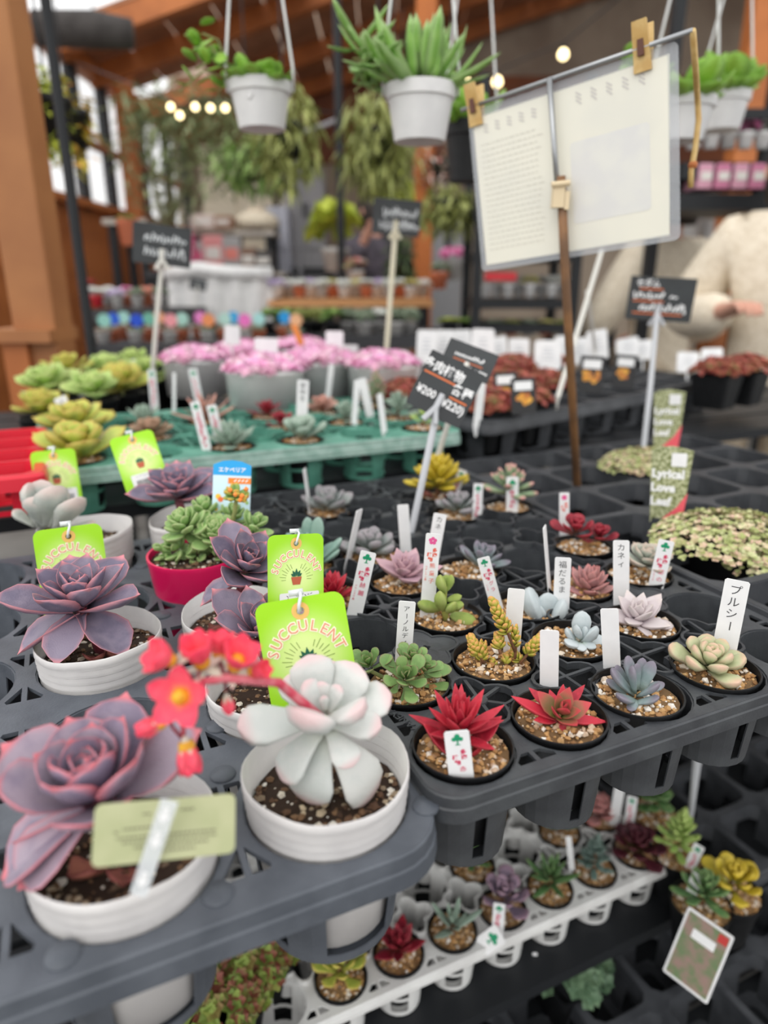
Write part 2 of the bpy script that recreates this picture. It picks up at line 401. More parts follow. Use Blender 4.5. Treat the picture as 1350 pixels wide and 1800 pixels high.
def potted(name, label, kind, x, y, zr, cat='succulent', drop=.007, dark=False, group=None, rz=None, sc=1.0):
    h, rs = POTH[kind]; h *= sc; rs *= sc
    r = empty(name, (x, y, zr - h), 0, label, cat, group)
    ob('pot', pot_mesh(kind), r, Mat.Rotation(rnd.uniform(0, 6.28) if rz is None else rz, 4, 'Z') @ Mat.Diagonal((sc, sc, sc, 1)))
    k = rnd.randrange(3); zs = h - drop; rr = rs - (drop / h) * (.006 if kind != 'white9' else .004)
    so = ob('soil', soil_mesh(SOIL_D if dark else SOIL_B, k), r, Mat.Translation((0, 0, zs)) @ Mat.Diagonal((rr, rr, .030, 1)))
    g = ob('grit', grit_mesh(GRIT_D if dark else GRIT_B, k, 420 if dark else 260, .018 if dark else .03, .075 if dark else .115), r, Mat.Translation((0, 0, zs)) @ Mat.Rotation(rnd.uniform(0, 6), 4, 'Z') @ Mat.Diagonal((rr, rr, .030, 1)))
    g['kind'] = 'stuff'
    r['_zs'] = zs
    return r, Vec((0, 0, zs))
def loc(r, p): return Vec(p) - Vec(r.location)

# ---------------------------------------------------------------- trays
def sq_loop(r, n=24):
    out = []
    for k in range(n):
        a = 2 * math.pi * k / n + math.pi / n; c, s = math.cos(a), math.sin(a); q = (abs(c) ** 6 + abs(s) ** 6) ** (-1 / 6); out.append((r * c * q, r * s * q))
    return out
def cup_mesh(key, m, r0, r1, h, n=24, strips=((0, 1, 2), (6, 7, 8), (12, 13, 14), (18, 19, 20)), square=False, midring=False, top=.012):
    def mk():
        mb = MB(); fn = (lambda r: sq_loop(r, n)) if square else (lambda r: circ(0, 0, r, n))
        zs = [0, -top] + ([-h * .55, -h * .55 - .004] if midring else []) + [-h + .006, -h]
        L = []
        for z in zs:
            r = r0 + (r1 - r0) * (-z / h); L.append([(p[0], p[1], z) for p in fn(r)])
        wall = .0012
        def seg(i, j, ks):
            for k in ks:
                k2 = (k + 1) % n; a, b, c, d = L[i][k], L[i][k2], L[j][k2], L[j][k]
                sh = lambda p: (p[0] * (1 - wall / r0), p[1] * (1 - wall / r0), p[2])
                mb.add([a, b, c, d, sh(a), sh(b), sh(c), sh(d)], [(0, 3, 2, 1), (4, 5, 6, 7), (0, 1, 5, 4), (3, 7, 6, 2), (0, 4, 7, 3), (1, 2, 6, 5)])
        ks = [k for s_ in strips for k in s_]
        seg(0, 1, range(n)); seg(len(zs) - 2, len(zs) - 1, range(n))
        if midring:
            seg(1, 2, ks); seg(2, 3, range(n)); seg(3, 4, ks)
        else: seg(1, 2, ks)
        i2 = [(p[0] * .6, p[1] * .6, -h) for p in fn(r1)]; i3 = [(p[0] * .6, p[1] * .6, -h + .0015) for p in fn(r1)]; o3 = [(p[0], p[1], -h + .0015) for p in fn(r1)]
        mb.loft([L[-1], i2, i3, o3], False, False)
        return mb.mesh('cell_cup', m)
    return cached(('cup', key), mk)
def node_open(pu, pv, r, n=32):
    """outline of the opening between four pot holes"""
    out = []
    for k in range(n):
        a = 2 * math.pi * k / n; c2 = abs(math.cos(2 * a))
        dg = math.hypot(pu, pv) / 2 - r - .0035; ax = min(pu, pv) / 2 - .0085
        out.append(((dg + (ax - dg) * c2 ** 1.3) * math.cos(a) * (pu / min(pu, pv)), (dg + (ax - dg) * c2 ** 1.3) * math.sin(a) * (pv / min(pu, pv))))
    return out
def web_mesh(key, m, kind, loop):
    def mk():
        mb = MB()
        w = .0018; up = .0022 if kind != 'open' else .0065
        ins = [(p[0] * (1 - w / math.hypot(*p)), p[1] * (1 - w / math.hypot(*p))) for p in loop]
        out = [(p[0] * (1 + .0006 / math.hypot(*p)), p[1] * (1 + .0006 / math.hypot(*p))) for p in loop]
        lo = -.003 if kind != 'open' else -.03
        mb.loft([[(p[0], p[1], lo) for p in out], [(p[0], p[1], up) for p in out], [(p[0], p[1], up) for p in ins], [(p[0], p[1], lo) for p in ins]], False, False)
        rm = sum(math.hypot(*p) for p in loop) / len(loop)
        def spoke(a, r0=0.0):
            k = min(range(len(loop)), key=lambda i: abs((math.atan2(loop[i][1], loop[i][0]) - a + math.pi) % (2 * math.pi) - math.pi)); L = math.hypot(*loop[k])
            mb.box((L / 2, 0, .0), (L, .0024, .0022), Mat.Rotation(a, 4, 'Z'))
        if kind == 'spoke':
            mb.lathe([(.0008, .0018), (.0052, .0018), (.0056, .0008), (.0056, -.0015)], 14, True)
            for k in range(6): spoke(R(60 * k + 22))
        elif kind == 'cross':
            for k in range(4): spoke(R(90 * k + 4))
        elif kind == 'solid':
            i2 = [(p[0] * .14, p[1] * .14, .0012) for p in ins]
            mb.loft([[(p[0], p[1], .0015) for p in ins], [(p[0] * .55, p[1] * .55, .0005) for p in ins], i2, [(p[0], p[1], -.003) for p in i2]], False, False)
        return mb.mesh('web', m)
    return cached(('web', key, kind), mk)
def tray(name, label, us, vs, z, m, r, mg, origin=None, yaw=YAW, webs=None, hole='round', cupk=None, group=None, skirt=.016, edge_slots=True, tri_slots=False, corner=.018, thick=.0022, rimm=None):
    """us, vs: positions of the cell centres along the two sides of the tray"""
    u0, u1, v0, v1 = us[0] - mg[0], us[-1] + mg[0], vs[0] - mg[1], vs[-1] + mg[1]
    cu, cv = (u0 + u1) / 2, (v0 + v1) / 2
    c = W(cu, cv, z) if origin is None else Vec(origin)
    rt = empty(name, (c.x, c.y, z), yaw, label, 'tray', group)
    us = [a - cu for a in us]; vs = [a - cv for a in vs]; w, h = u1 - u0, v1 - v0
    pu = us[1] - us[0]; pv = vs[1] - vs[0]
    outer = rrect(w, h, corner, 6)
    holes = []
    for a in us:
        for b in vs: holes.append(circ(a, b, r, 28) if hole == 'round' else [(a + p[0], b + p[1]) for p in sq_loop(r, 24)])
    lp = node_open(pu, pv, r)
    half = [(i, j) for i in range(len(us) - 1) for j in range(len(vs) - 1)] if webs is not None else []
    for i, j in half:
        a, b = (us[i] + us[i + 1]) / 2, (vs[j] + vs[j + 1]) / 2; holes.append([(a + p[0], b + p[1]) for p in lp])
    if edge_slots:
        def slot(cx, cy, dx, dy):
            for s in (-1, 1):
                pts = [(s * .0015, .0), (s * .0125, .0), (s * .0125, .003), (s * .0065, .0085), (s * .0015, .0085)]
                q = []
                for px, py in pts: q.append((cx + px * dx[0] + py * dy[0], cy + px * dx[1] + py * dy[1]))
                holes.append(q)
        for i in range(len(us) - 1):
            a = (us[i] + us[i + 1]) / 2
            slot(a, -h / 2 + .0075, (1, 0), (0, 1)); slot(a, h / 2 - .0075, (1, 0), (0, -1))
        for j in range(len(vs) - 1):
            b = (vs[j] + vs[j + 1]) / 2
            slot(-w / 2 + .0075, b, (0, 1), (1, 0)); slot(w / 2 - .0075, b, (0, 1), (-1, 0))
    if tri_slots:
        for i in range(len(us) - 1):
            a = (us[i] + us[i + 1]) / 2
            for b in vs:
                for sg in (-1, 1):
                    for sx in (-1, 1): holes.append([(a + sx * .0017, b + sg * .015), (a + sx * .0118, b + sg * .0305), (a + sx * .0105, b + sg * .0335), (a + sx * .0017, b + sg * .0335)])
    ob('tray_top', plate_mesh('tray_top', outer, holes, -thick, 0, m), rt)
    mb = MB(); rings = []
    for o, zz in ((-.0004, .0), (.0012, -.0012), (.0016, -skirt * .45), (.0026, -skirt * .5), (.0032, -skirt), (.0018, -skirt), (.0004, -skirt * .4), (-.0016, -.0014)):
        rings.append([(p[0], p[1], zz) for p in rrect(w + 2 * o, h + 2 * o, corner + o, 6)])
    mb.loft(rings, False, False); sk = mb.build('tray_rim', rimm or m, rt); smooth_by_angle(sk.data, 40)
    if cupk:
        for a in us:
            for b in vs: ob('cell_cup', cupk, rt, Mat.Translation((a, b, -.001)))
    for i, j in half:
        k = webs(i, j); a, b = (us[i] + us[i + 1]) / 2, (vs[j] + vs[j + 1]) / 2
        ob('web', web_mesh((m.name, round(pu, 4), round(pv, 4), r), m, k, lp), rt, Mat.Translation((a, b, 0)))
    return rt
ZB = .842; ZG = .834; ZGR = .892; ZW = .355
BU = [.181 + .0695 * i for i in range(5)]; BV = [.286 + .0742 * j for j in range(8)]
def webk(i, j):
    d = {(0, 0): 'spoke', (1, 0): 'cross', (2, 0): 'cross', (3, 0): 'spoke', (0, 1): 'solid', (0, 2): 'spoke', (1, 1): 'cross', (2, 1): 'cross', (3, 1): 'solid', (2, 3): 'open', (2, 2): 'cross', (1, 2): 'open', (1, 3): 'cross'}
    return d.get((i, j)) or rnd.choice(['open', 'cross', 'spoke', 'open'])
bt = tray('plant_tray', 'black honeycomb tray holding small black pots of mixed succulents', BU, BV, ZB, TRAYBLK, .0312, (.0335, .034), webs=webk,
     cupk=cup_mesh('black', TRAYBLK, .0312, .0265, .060, strips=((0, 1, 2, 3, 4), (6, 7, 8, 9, 10), (12, 13, 14, 15, 16), (18, 19, 20, 21, 22)), top=.024))
mb = MB(); put_text(mb, 'KANEYA', 0, 0, .0075, .0006, 0)
_em = mb.build('embossed_lettering', TRAYBLK, bt, Mat.Translation((BU[0] - .0195 - (BU[0] + BU[4]) / 2, BV[0] + .040 - (BV[0] + BV[7]) / 2, 0)) @ Mat.Rotation(R(105), 4, 'Z')); _sm = _em.modifiers.new('relief', 'SOLIDIFY'); _sm.thickness = .0007
GU = [-.108, -.005, .098]; GV = [.290 + .102 * j for j in range(5)]
gt = tray('plant_tray', 'dark grey tray with large round holes for white pots', GU, GV, ZG, GREY, .0455, (.0490, .0520), corner=.03, edge_slots=False, tri_slots=True, skirt=.02, thick=.003,
     cupk=cup_mesh('grey', GREY, .0455, .037, .075, n=32, strips=((3, 4, 5), (11, 12, 13), (19, 20, 21), (27, 28, 29)), top=.009))
# ---------------------------------------------------------------- plants in the grey tray
mb = MB(); mb.lathe([(.0001, .0012), (.0068, .0012), (.0074, 0), (.0074, -.001)], 20, True); BOSS = mb.mesh('moulded_disc', GREY, True)
gcu, gcv = (GU[0] + GU[-1]) / 2, (GV[0] + GV[-1]) / 2
for px, py in ((392, 1362), (383, 1277), (748, 1417), (383, 1572), (285, 1082), (250, 995), (110, 1680)):
    p = PZ(px, py, ZG); du = p.x * math.cos(YAW) + p.y * math.sin(YAW); dv = -p.x * math.sin(YAW) + p.y * math.cos(YAW)
    ob('moulded_disc', BOSS, gt, Mat.Translation((du - gcu, dv - gcv, .0002)))
PURP = leaf_mat('purple_echeveria', (134, 124, 144), (164, 150, 164), (160, 132, 150), (216, 122, 132), .8, .3, 1.0, .42, root=(140, 126, 146))
PURPD = leaf_mat('slate_purple_echeveria', (112, 105, 126), (138, 128, 146), (140, 120, 140), (212, 138, 146), .8, .3, 1.0, .42, root=(118, 108, 128))
ECH = leaf_mesh('ech', PURP, .16, .36, .55); ECHF = leaf_mesh('ech', PURP, .16, .30, -.25); ECHD = leaf_mesh('echp', PURPD, .16, .48, .40); ECHDF = leaf_mesh('echp', PURPD, .16, .40, -.2)
DEAD = leaf_mat('withered_leaf', (168, 106, 88), (132, 76, 70), (150, 90, 80), (120, 60, 60), rough=.8)
DEADL = leaf_mesh('ech', DEAD, .12, .8, .9)
STEMR = mat('red_stem', (150, 58, 74), .55, (110, 60, 70), 200, .4, 300)
STEMG = mat('green_stem', (150, 150, 90), .6, (120, 130, 80), 100); STEMB = mat('brown_stem', (128, 88, 58), .8, (100, 66, 44), 150)
def stem(parent, a, b, r0=.0045, r1=.0035, m=STEMR, name='stem'):
    a, b = Vec(a), Vec(b); mid = (a + b) / 2 + Vec((rnd.uniform(-1, 1), rnd.uniform(-1, 1), 0)) * (b - a).length * .08
    return MB().tube([a, a.lerp(mid, .6), mid, mid.lerp(b, .6), b], [r0, r0, (r0 + r1) / 2, r1, r1], 8).build(name, m, parent, None, True)
def gpos(i, j): return W(GU[i], GV[j])
ZRW = ZG + .020
def purple(label, i, j, zr, cpx, rad, n=18, tilt=(18, 0), phi0=0.0, e0=8, e1=70, dy=0.0, low=(), me=None, mf=None):
    me = me or ECHD; mf = mf or ECHDF
    g = gpos(i, j); r, s = potted('potted_echeveria', label, 'white9', g.x, g.y, zr, drop=.018, dark=True)
    c = loc(r, PY(cpx[0], cpx[1], g.y + dy))
    stem(r, s + Vec((.002, 0, -.004)), c - Vec((0, 0, .004)), .0052, .0045)
    rosette(r, me, n, c, rad, e0, e1, .34, .10, .22, tilt, phi0, .9, 1.0, .95)
    for az, L in low:
        d = Vec((math.cos(R(az)), math.sin(R(az)), -.42)); leaf_dir(r, mf, c - Vec((0, 0, .006)), d, L)
    for k in range(2):
        a = rnd.uniform(3.6, 5.8); leaf_dir(r, DEADL, s + Vec((math.cos(a) * .010, math.sin(a) * .010, .002)), Vec((math.cos(a), math.sin(a), .05)), .022, roll=rnd.uniform(-.5, .5), name='withered_leaf')
    return r
purple('large purple echeveria with pink leaf margins behind the turned-over tag', 1, 0, ZRW, (172, 1392), .050, 21, (10, -6), .4, 16, 74, -.004, ((205, .05), (170, .046), (225, .044)), ECH, ECHF)
purple('purple echeveria on a bare red stem beside the half-hidden green tag', 1, 2, ZRW + .004, (140, 1062), .053, 19, (3, 4), 1.2, 8, 70, 0, ((205, .05), (330, .05), (265, .044)))
purple('purple echeveria leaning out over the rim next to the magenta pot', 2, 2, ZRW + .002, (432, 1000), .043, 18, (20, 22), 2.0, 10, 70, -.012, ((200, .04),))
purple('purple echeveria half covered by the front hanging green tag', 2, 1, ZRW - .004, (452, 1112), .044, 16, (14, 10), .2, 8, 66, .03)
purple('purple echeveria spilling over its pot beside the blue card', 2, 4, ZRW + .016, (312, 868), .052, 20, (14, 0), .9, 4, 64, 0)
# ghost plant in front: every leaf placed after the photograph
GHOST = leaf_mat('ghost_plant', (208, 209, 205), (196, 201, 197), (226, 168, 172), (212, 206, 203), .78, .55, .12, .5, root=(204, 208, 198))
GH = leaf_mesh('fat', GHOST, .62, .10, .18); GHD = leaf_mesh('fat', GHOST, .58, .06, -.55)
g = gpos(2, 0)
gp, s = potted('potted_ghost_plant', 'white pot of a pale ghost plant with pink-tipped plump leaves', 'white9', g.x, g.y, ZRW + .002, drop=.022, dark=True)
C = PY(572, 1266, g.y); stem(gp, s, loc(gp, C), .0035, .003, STEMB)
def gl(bpx, tpx, dyb, dyt, wf=1.0, me=GH, up=Vec((0, -.25, 1))):
    b = PY(bpx[0], bpx[1], g.y + dyb); t = PY(tpx[0], tpx[1], g.y + dyt); leaf_dir(gp, me, loc(gp, b), t - b, (t - b).length, wf, 1, up)
for q in (((560, 1262), (416, 1287), -.003, -.016, 1.05), ((572, 1268), (672, 1284), -.002, -.010, 1.0), ((566, 1258), (540, 1150), .006, .020, 1.25), ((580, 1255), (632, 1168), .006, .020, 1.45),
          ((582, 1258), (690, 1226), .004, .010, 1.25), ((575, 1262), (642, 1252), -.006, -.024, 1.0), ((570, 1258), (532, 1197), -.002, .000, 1.0), ((575, 1256), (600, 1204), -.002, .002, .95),
          ((568, 1250), (562, 1196), .000, .004, 1.05), ((560, 1266), (505, 1190), .004, .024, 1.1), ((572, 1250), (568, 1222), -.004, -.004, .9), ((578, 1240), (584, 1162), .012, .030, 1.0)):
    gl(*q)
gl((575, 1275), (530, 1268), .0, -.030, 1.15); 
for q in (((566, 1280), (478, 1364), -.004, -.020, 1.05), ((572, 1290), (527, 1420), -.002, -.022, 1.15), ((578, 1282), (622, 1338), -.006, -.024, 1.2), ((580, 1295), (676, 1400), .002, -.010, 1.2)):
    gl(*q, GHD)
gl((650, 1400), (690, 1425), .006, .004, 1.1, GHD)
PINKDRY = leaf_mesh('fat', leaf_mat('dry_pink_leaf', (226, 150, 140), (232, 170, 160), (220, 120, 120), (210, 110, 110)), .2, .7, .6)
b = PY(690, 1420, g.y); leaf_dir(gp, PINKDRY, loc(gp, b), Vec((-.5, -.6, -.05)), .020, name='dry_leaf')
# the flower stalk arching to the left
FL_R = leaf_mat('coral_petal', (238, 72, 96), (242, 92, 110), (240, 60, 92), (240, 80, 100), root=(250, 190, 110)); PET = leaf_mesh('oval', FL_R, .25, .35, .35)
SEPM = leaf_mat('pale_sepal', (198, 204, 184), (206, 196, 184), (220, 150, 150), (214, 190, 180)); SEP = leaf_mesh('point', SEPM, .5, .2, .2)
YEL = mat('yellow_flower_centre', (232, 176, 40), .6, (214, 150, 30), 400)
yf = g.y - .045
pts = [PY(566, 1262, g.y - .004), PY(528, 1232, g.y - .015), PY(490, 1200, yf + .018), PY(440, 1196, yf + .006), PY(395, 1192, yf), PY(345, 1200, yf - .004), PY(322, 1240, yf - .006), PY(322, 1300, yf - .006)]
fs = MB().tube([loc(gp, p) for p in pts], [.0024, .0024, .0023, .0021, .002, .0018, .0016, .001], 8).build('flower_stalk', mat('crimson_stalk', (205, 52, 80), .5, (214, 120, 130), 120), gp, None, True)
def flower(px, py, dy, fd, size, op=55, n=5, ph=0.0, centre=True):
    c = loc(gp, PY(px, py, yf + dy)); ax = Vec(fd).normalized(); T = ax.to_track_quat('Z', 'Y').to_matrix()
    near = min(pts, key=lambda p: (loc(gp, p) - c).length); MB().tube([loc(gp, near), c.lerp(loc(gp, near), .4) + Vec((0, 0, .001)), c - ax * .002], .0008, 6).build('pedicel', STEMR, fs, None, True)
    for k in range(n):
        a = ph + 2 * math.pi * k / n; e = R(90 - op)
        d = T @ Vec((math.cos(a) * math.cos(e), math.sin(a) * math.cos(e), math.sin(e))); leaf_dir(fs, PET, c, d, size, 1.0, 1, ax, name='petal')
        d2 = T @ Vec((math.cos(a + .6), math.sin(a + .6), -.2)); leaf_dir(fs, SEP, c - ax * size * .12, d2 if op > 30 else (T @ Vec((math.cos(a + .6) * .45, math.sin(a + .6) * .45, .8))), size * .62, 1, 1, ax, name='sepal')
    if centre: 
        m_ = MB(); m_.lathe([(.0005, size * .45), (size * .16, size * .40), (size * .24, size * .2), (size * .2, .0)], 12, True)
        m_.build('flower_centre', YEL, fs, Mat.Translation(c) @ T.to_4x4(), True)
flower(322, 1222, -.012, (-.1, -.8, .35), .0155, 72, 5, .3)
flower(326, 1302, -.008, (.2, -.35, -.9), .0155, 28, 5, .8)
flower(305, 1162, -.004, (-.75, -.45, .6), .0140, 45, 5, .1)
flower(356, 1168, .002, (-.1, -.3, 1), .0170, 34, 5, .5)
flower(412, 1172, .006, (.4, -.3, .85), .0165, 40, 5, .9)
flower(385, 1158, .012, (.1, .2, 1), .0140, 36, 5, .2)
flower(440, 1182, .010, (.8, -.3, .4), .0110, 34, 5, .6)
flower(290, 1268, -.006, (-.85, -.4, -.1), .0130, 22, 5, .2)
flower(398, 1222, .004, (.2, -.4, -.9), .0090, 18, 4, .2, False)
# green sempervivum in the magenta pot
SEMG = leaf_mat('green_houseleek', (126, 160, 92), (150, 182, 114), (160, 166, 108), (186, 196, 146), .8, .5, .55, .45)
SG = leaf_mesh('oval', SEMG, .5, .12, .5)
r, s = potted('potted_houseleek', 'magenta pot crowded with green houseleek rosettes', 'pink9', *W(.084, .600).xy, ZG + .034, drop=.005, dark=True)
for cx, cy, rad, n, tl in ((378, 938, .024, 44, (30, 6)), (325, 922, .023, 34, (16, -18)), (358, 898, .021, 30, (-6, -4)), (408, 908, .020, 24, (4, 20)), (312, 962, .021, 14, (34, -30)), (292, 968, .018, 8, (35, -40)), (345, 972, .019, 12, (44, -4)), (425, 950, .019, 12, (26, 30)), (385, 975, .018, 10, (50, 5)), (300, 985, .018, 9, (50, -30)), (345, 990, .018, 9, (60, 0)), (395, 988, .018, 9, (60, 10)), (432, 975, .017, 9, (40, 40)), (445, 925, .021, 16, (10, 34)), (448, 950, .018, 10, (30, 44))):
    c = loc(r, PY(cx, cy, W(.083, .604).y + (.02 if cy < 920 else -.012))); rosette(r, SG, n, c, rad, -8, 84, .35, .22, .8, tl, rnd.uniform(0, 6), .8, 1, 1)
c0 = s + Vec((.02, 0, .0)); a = loc(r, PY(405, 930, W(.083, .604).y)); b = loc(r, PY(416, 872, W(.083, .604).y))
fsk = stem(r, a, b, .0024, .0018, STEMG, 'flower_stalk')
FB = leaf_mesh('oval', leaf_mat('flower_bud_green', (120, 156, 84), (140, 170, 90), (236, 160, 60), (200, 180, 80)), .8, 0, .2)
for k in range(26):
    d = Vec((rnd.uniform(-1, 1), rnd.uniform(-1, 1), rnd.uniform(-.3, 1))).normalized(); leaf_dir(fsk, FB, b + d * .003, d, .0095, 1, 1, name='bud')
m_ = MB()
for k in range(7):
    d = Vec((rnd.uniform(-1, 1), rnd.uniform(-1, .2), rnd.uniform(-.1, 1))).normalized(); m_.add(_ICO, _ICF, (0, 0, .5), Mat.Translation(b + d * .0105) @ Mat.Scale(.0028, 4))
m_.build('open_flower', mat('orange_blossom', (240, 140, 60), .6), fsk)
# pale fat-leaved plant far left
g7 = W(GU[1], GV[4] + .012)
r, s = potted('potted_pachyphytum', 'white pot with a pale grey plump-leaved succulent behind green tags', 'white9', g7.x, g7.y, ZRW + .016, drop=.02, dark=True)
PALE = leaf_mat('pale_grey_leaf', (190, 194, 186), (172, 178, 172), (214, 176, 170), (196, 190, 184), .75, .6, .3)
PL = leaf_mesh('fat', PALE, .6, .1, .25)
for (bx, tx, dy) in (((70, 925), (40, 850), .0), ((80, 925), (78, 842), .012), ((92, 925), (112, 868), -.01), ((100, 928), (140, 885), -.02), ((84, 925), (98, 862), -.02), ((100, 932), (168, 930), -.004), ((62, 925), (20, 900), .0), ((80, 925), (60, 880), -.025)):
    b = PY(*bx, g7.y); t = PY(*tx, g7.y + dy); leaf_dir(r, PL, loc(r, b), t - b, (t - b).length, 1.1)
stem(r, s, loc(r, PY(80, 925, g7.y)), .004, .004, STEMB)

# ---------------------------------------------------------------- hanging SUCCULENT tags
def tag_green():
    if 'tag_green' in MC: return MC['tag_green']
    m, nt, p = _nt('tag_green'); p.inputs['Roughness'].default_value = .4
    tc = nt.nodes.new('ShaderNodeTexCoord'); mp = nt.nodes.new('ShaderNodeVectorMath'); mp.operation = 'DISTANCE'; mp.inputs[1].default_value = (0, .043, 0)
    nt.links.new(tc.outputs['Object'], mp.inputs[0])
    nt.links.new(_mix(nt, _ramp(nt, mp.outputs['Value'], .006, .036), lin((226, 246, 160)), lin((158, 220, 10))), p.inputs['Base Color'])
    MC['tag_green'] = m; return m
TAGM = tag_green(); TW, TH = .056, .080
CLEAR = mat('clear_plastic_strap', (232, 236, 238), .2, alpha=.62)
def tag_parts(t, sticker=True, digits=True, hole_y=TH - .0085):
    ob('tag_card', cached('tagcard', lambda: plate_mesh('tag_card', rrect(TW, TH, .007, 5, 0, TH / 2), [circ(0, hole_y, .0024, 14)], 0, .0005, TAGM)), t)
    def ring():
        mb = MB(); mb.loft([[(p[0], p[1], .0007) for p in circ(0, hole_y, .0056, 22)], [(p[0], p[1], .0007) for p in circ(0, hole_y, .0025, 22)]], False, False); return mb.mesh('eyelet_ring', mat('peach_ring', (236, 190, 104), .6))
    ob('eyelet_ring', cached('tagring', ring), t)
    def letters(off, z, m):
        mb = MB(); rad, cy = .0218, .0400
        for k, ch in enumerate('SUCCULENT'):
            a = R(72 - 18 * k); put_text(mb, ch, rad * math.sin(-a), cy + rad * math.cos(a), .0098, z, a, off, .95)
        return mb.mesh('lettering', m)
    ob('lettering_outline', cached('tagl1', lambda: letters(.075, .0008, mat('cream_letter', (250, 244, 214), .6))), t)
    ob('lettering', cached('tagl2', lambda: letters(-.004, .001, mat('salmon_letter', (232, 148, 118), .6))), t)
    def icon():
        mb = MB(); cx, cy = 0, .0405
        poly(mb, [(-.0052, cy), (.0052, cy), (.0050, cy - .0016), (.0036, cy - .0072), (-.0036, cy - .0072), (-.0050, cy - .0016)], .0009); mb.cm = 1
        for a, l in ((-55, .0052), (-28, .0068), (0, .0078), (28, .0068), (55, .0052)):
            d = Vec((math.sin(R(a)), math.cos(R(a)))); n = Vec((d.y, -d.x)) * .0014; b = Vec((math.sin(R(a)) * .0016, cy + .0002))
            poly(mb, [b, b + d * l * .5 + n, b + d * l, b + d * l * .5 - n], .0011)
        mb.cm = 2
        for k in range(17):
            a = R(-92 + 11.5 * k) if True else 0
            if abs(-92 + 11.5 * k) < 14: continue
            d = Vec((math.sin(a), math.cos(a))); r0, r1 = .0105, .0150 + (.002 if k % 2 else 0); line(mb, d.x * r0, .0385 + d.y * r0, d.x * r1, .0385 + d.y * r1, .00035, .0008)
        return mb.mesh('pot_picture', [mat('terracotta_print', (190, 92, 60), .6), mat('dark_green_print', (24, 96, 70), .6), mat('olive_print', (120, 150, 60), .6)])
    ob('pot_picture', cached('tagicon', icon), t)
    def stick():
        mb = MB(); poly(mb, rrect(.040, .021, .0015, 3, .003, .0155), .0009); mb.cm = 1
        rr = random.Random(3); x = -.012
        while x < .018:
            w = rr.choice((.0003, .0005, .0008)); poly(mb, [(x, .0075), (x + w, .0075), (x + w, .018), (x, .018)], .0011); x += w + rr.choice((.0004, .0007))
        for k in range(9):
            x = -.010 + .003 * k; line(mb, x, .0235, x + .0016, .0222 + .0012 * (k % 3), .0005, .0011)
        return mb.mesh('price_sticker', [LABW, PRT_BLK])
    if sticker: ob('price_sticker', cached('tagstick', stick), t)
    def strap():
        mb = MB(); y = hole_y
        mb.tube([(-.001, y - .001, .0025), (0, y + .004, .0035), (.002, y + .0095, .003), (.002, y + .012, 0), (0, y + .006, -.003), (0, y - .001, -.0015)], .0011, 6)
        mb.box((-.001, y + .0115, -.001), (.009, .004, .0016)); return mb.mesh('strap', mat('white_strap', (222, 226, 228), .35), True)
    ob('strap', cached('tagstrap', strap), t)
def succulent_tag(label, bot, top, y0, y1, yaw=0.0, **k):
    A, B = PY(*bot, y0), PY(*top, y1); M = card_matrix(A, B, yaw); s = (B - A).length / TH
    t = empty('hanging_tag', (0, 0, 0), 0, label, 'tag', 'green tags on the white pots'); t.matrix_basis = M @ Mat.Scale(s, 4); tag_parts(t, **k); return t
succulent_tag('bright green succulent tag standing right behind the ghost plant', (562, 1268), (524, 1050), .352, .372, R(-6))
succulent_tag('bright green succulent tag with a white sticker, upright behind the front tag', (521, 1090), (520, 939), .445, .462, R(24))
succulent_tag('bright green succulent tag partly covered by purple leaves on a red stem', (140, 1082), (118, 926), .515, .532, R(4))
succulent_tag('bright green succulent tag leaning sideways with a barcode sticker', (264, 864), (229, 763), .70, .72, R(4))
succulent_tag('bright green succulent tag behind the pale grey plump leaves', (108, 893), (92, 791), .74, .76, R(-4))
# tag seen from behind, close to the camera
A, B = PY(290, 1512, .215), PY(294, 1404, .228); M = card_matrix(A, B, 0); hh = (B - A).length; ww = hh * 2.4
t = empty('turned_tag', (0, 0, 0), 0, 'pale olive back of a tag with small print, lying over purple leaves', 'tag'); t.matrix_basis = M
OLV = mat('pale_olive_card', (172, 174, 134), .5, (162, 166, 124), 60)
ob('tag_card', plate_mesh('tag_card', rrect(ww, hh, .0028, 4, 0, hh / 2), [], -.0006, .0004, OLV), t)
mb = MB(); rr = random.Random(5)
for k, (yy, x0, x1) in enumerate(((.78, -.17, -.12), (.80, .1, .18), (.52, -.36, -.34), (.56, -.3, -.02), (.42, -.34, .36), (.34, -.3, .36), (.25, -.22, .3), (.16, -.1, .2))):
    x = x0
    while x < x1:
        w = rr.uniform(.012, .03); line(mb, x * ww, yy * hh, (x + w) * ww, yy * hh, .0007, .0006); x += w + .008
mb.build('small_print', mat('grey_ink', (112, 110, 84), .7), t)
S0, S1 = PY(302, 1396, .220), PY(247, 1560, .214)
sp_ = MB(); Ms = card_matrix(S1, S0, 0); sp_.box((0, (S0 - S1).length / 2, .004), (.0068, (S0 - S1).length, .0008), Ms); o = sp_.build('clear_strap', CLEAR, t); o.matrix_basis = M.inverted()
mb = MB(); L_ = (S0 - S1).length
for f in (.84, .58, .16):
    yy = L_ * f; poly(mb, [(-.0025, yy + .001), (0, yy - .0035), (.0025, yy + .001), (.001, yy + .001), (.001, yy + .0045), (-.001, yy + .0045), (-.001, yy + .001)], .0047)
o = mb.build('arrow_print', PRT_WHT, t); o.matrix_basis = M.inverted() @ Ms
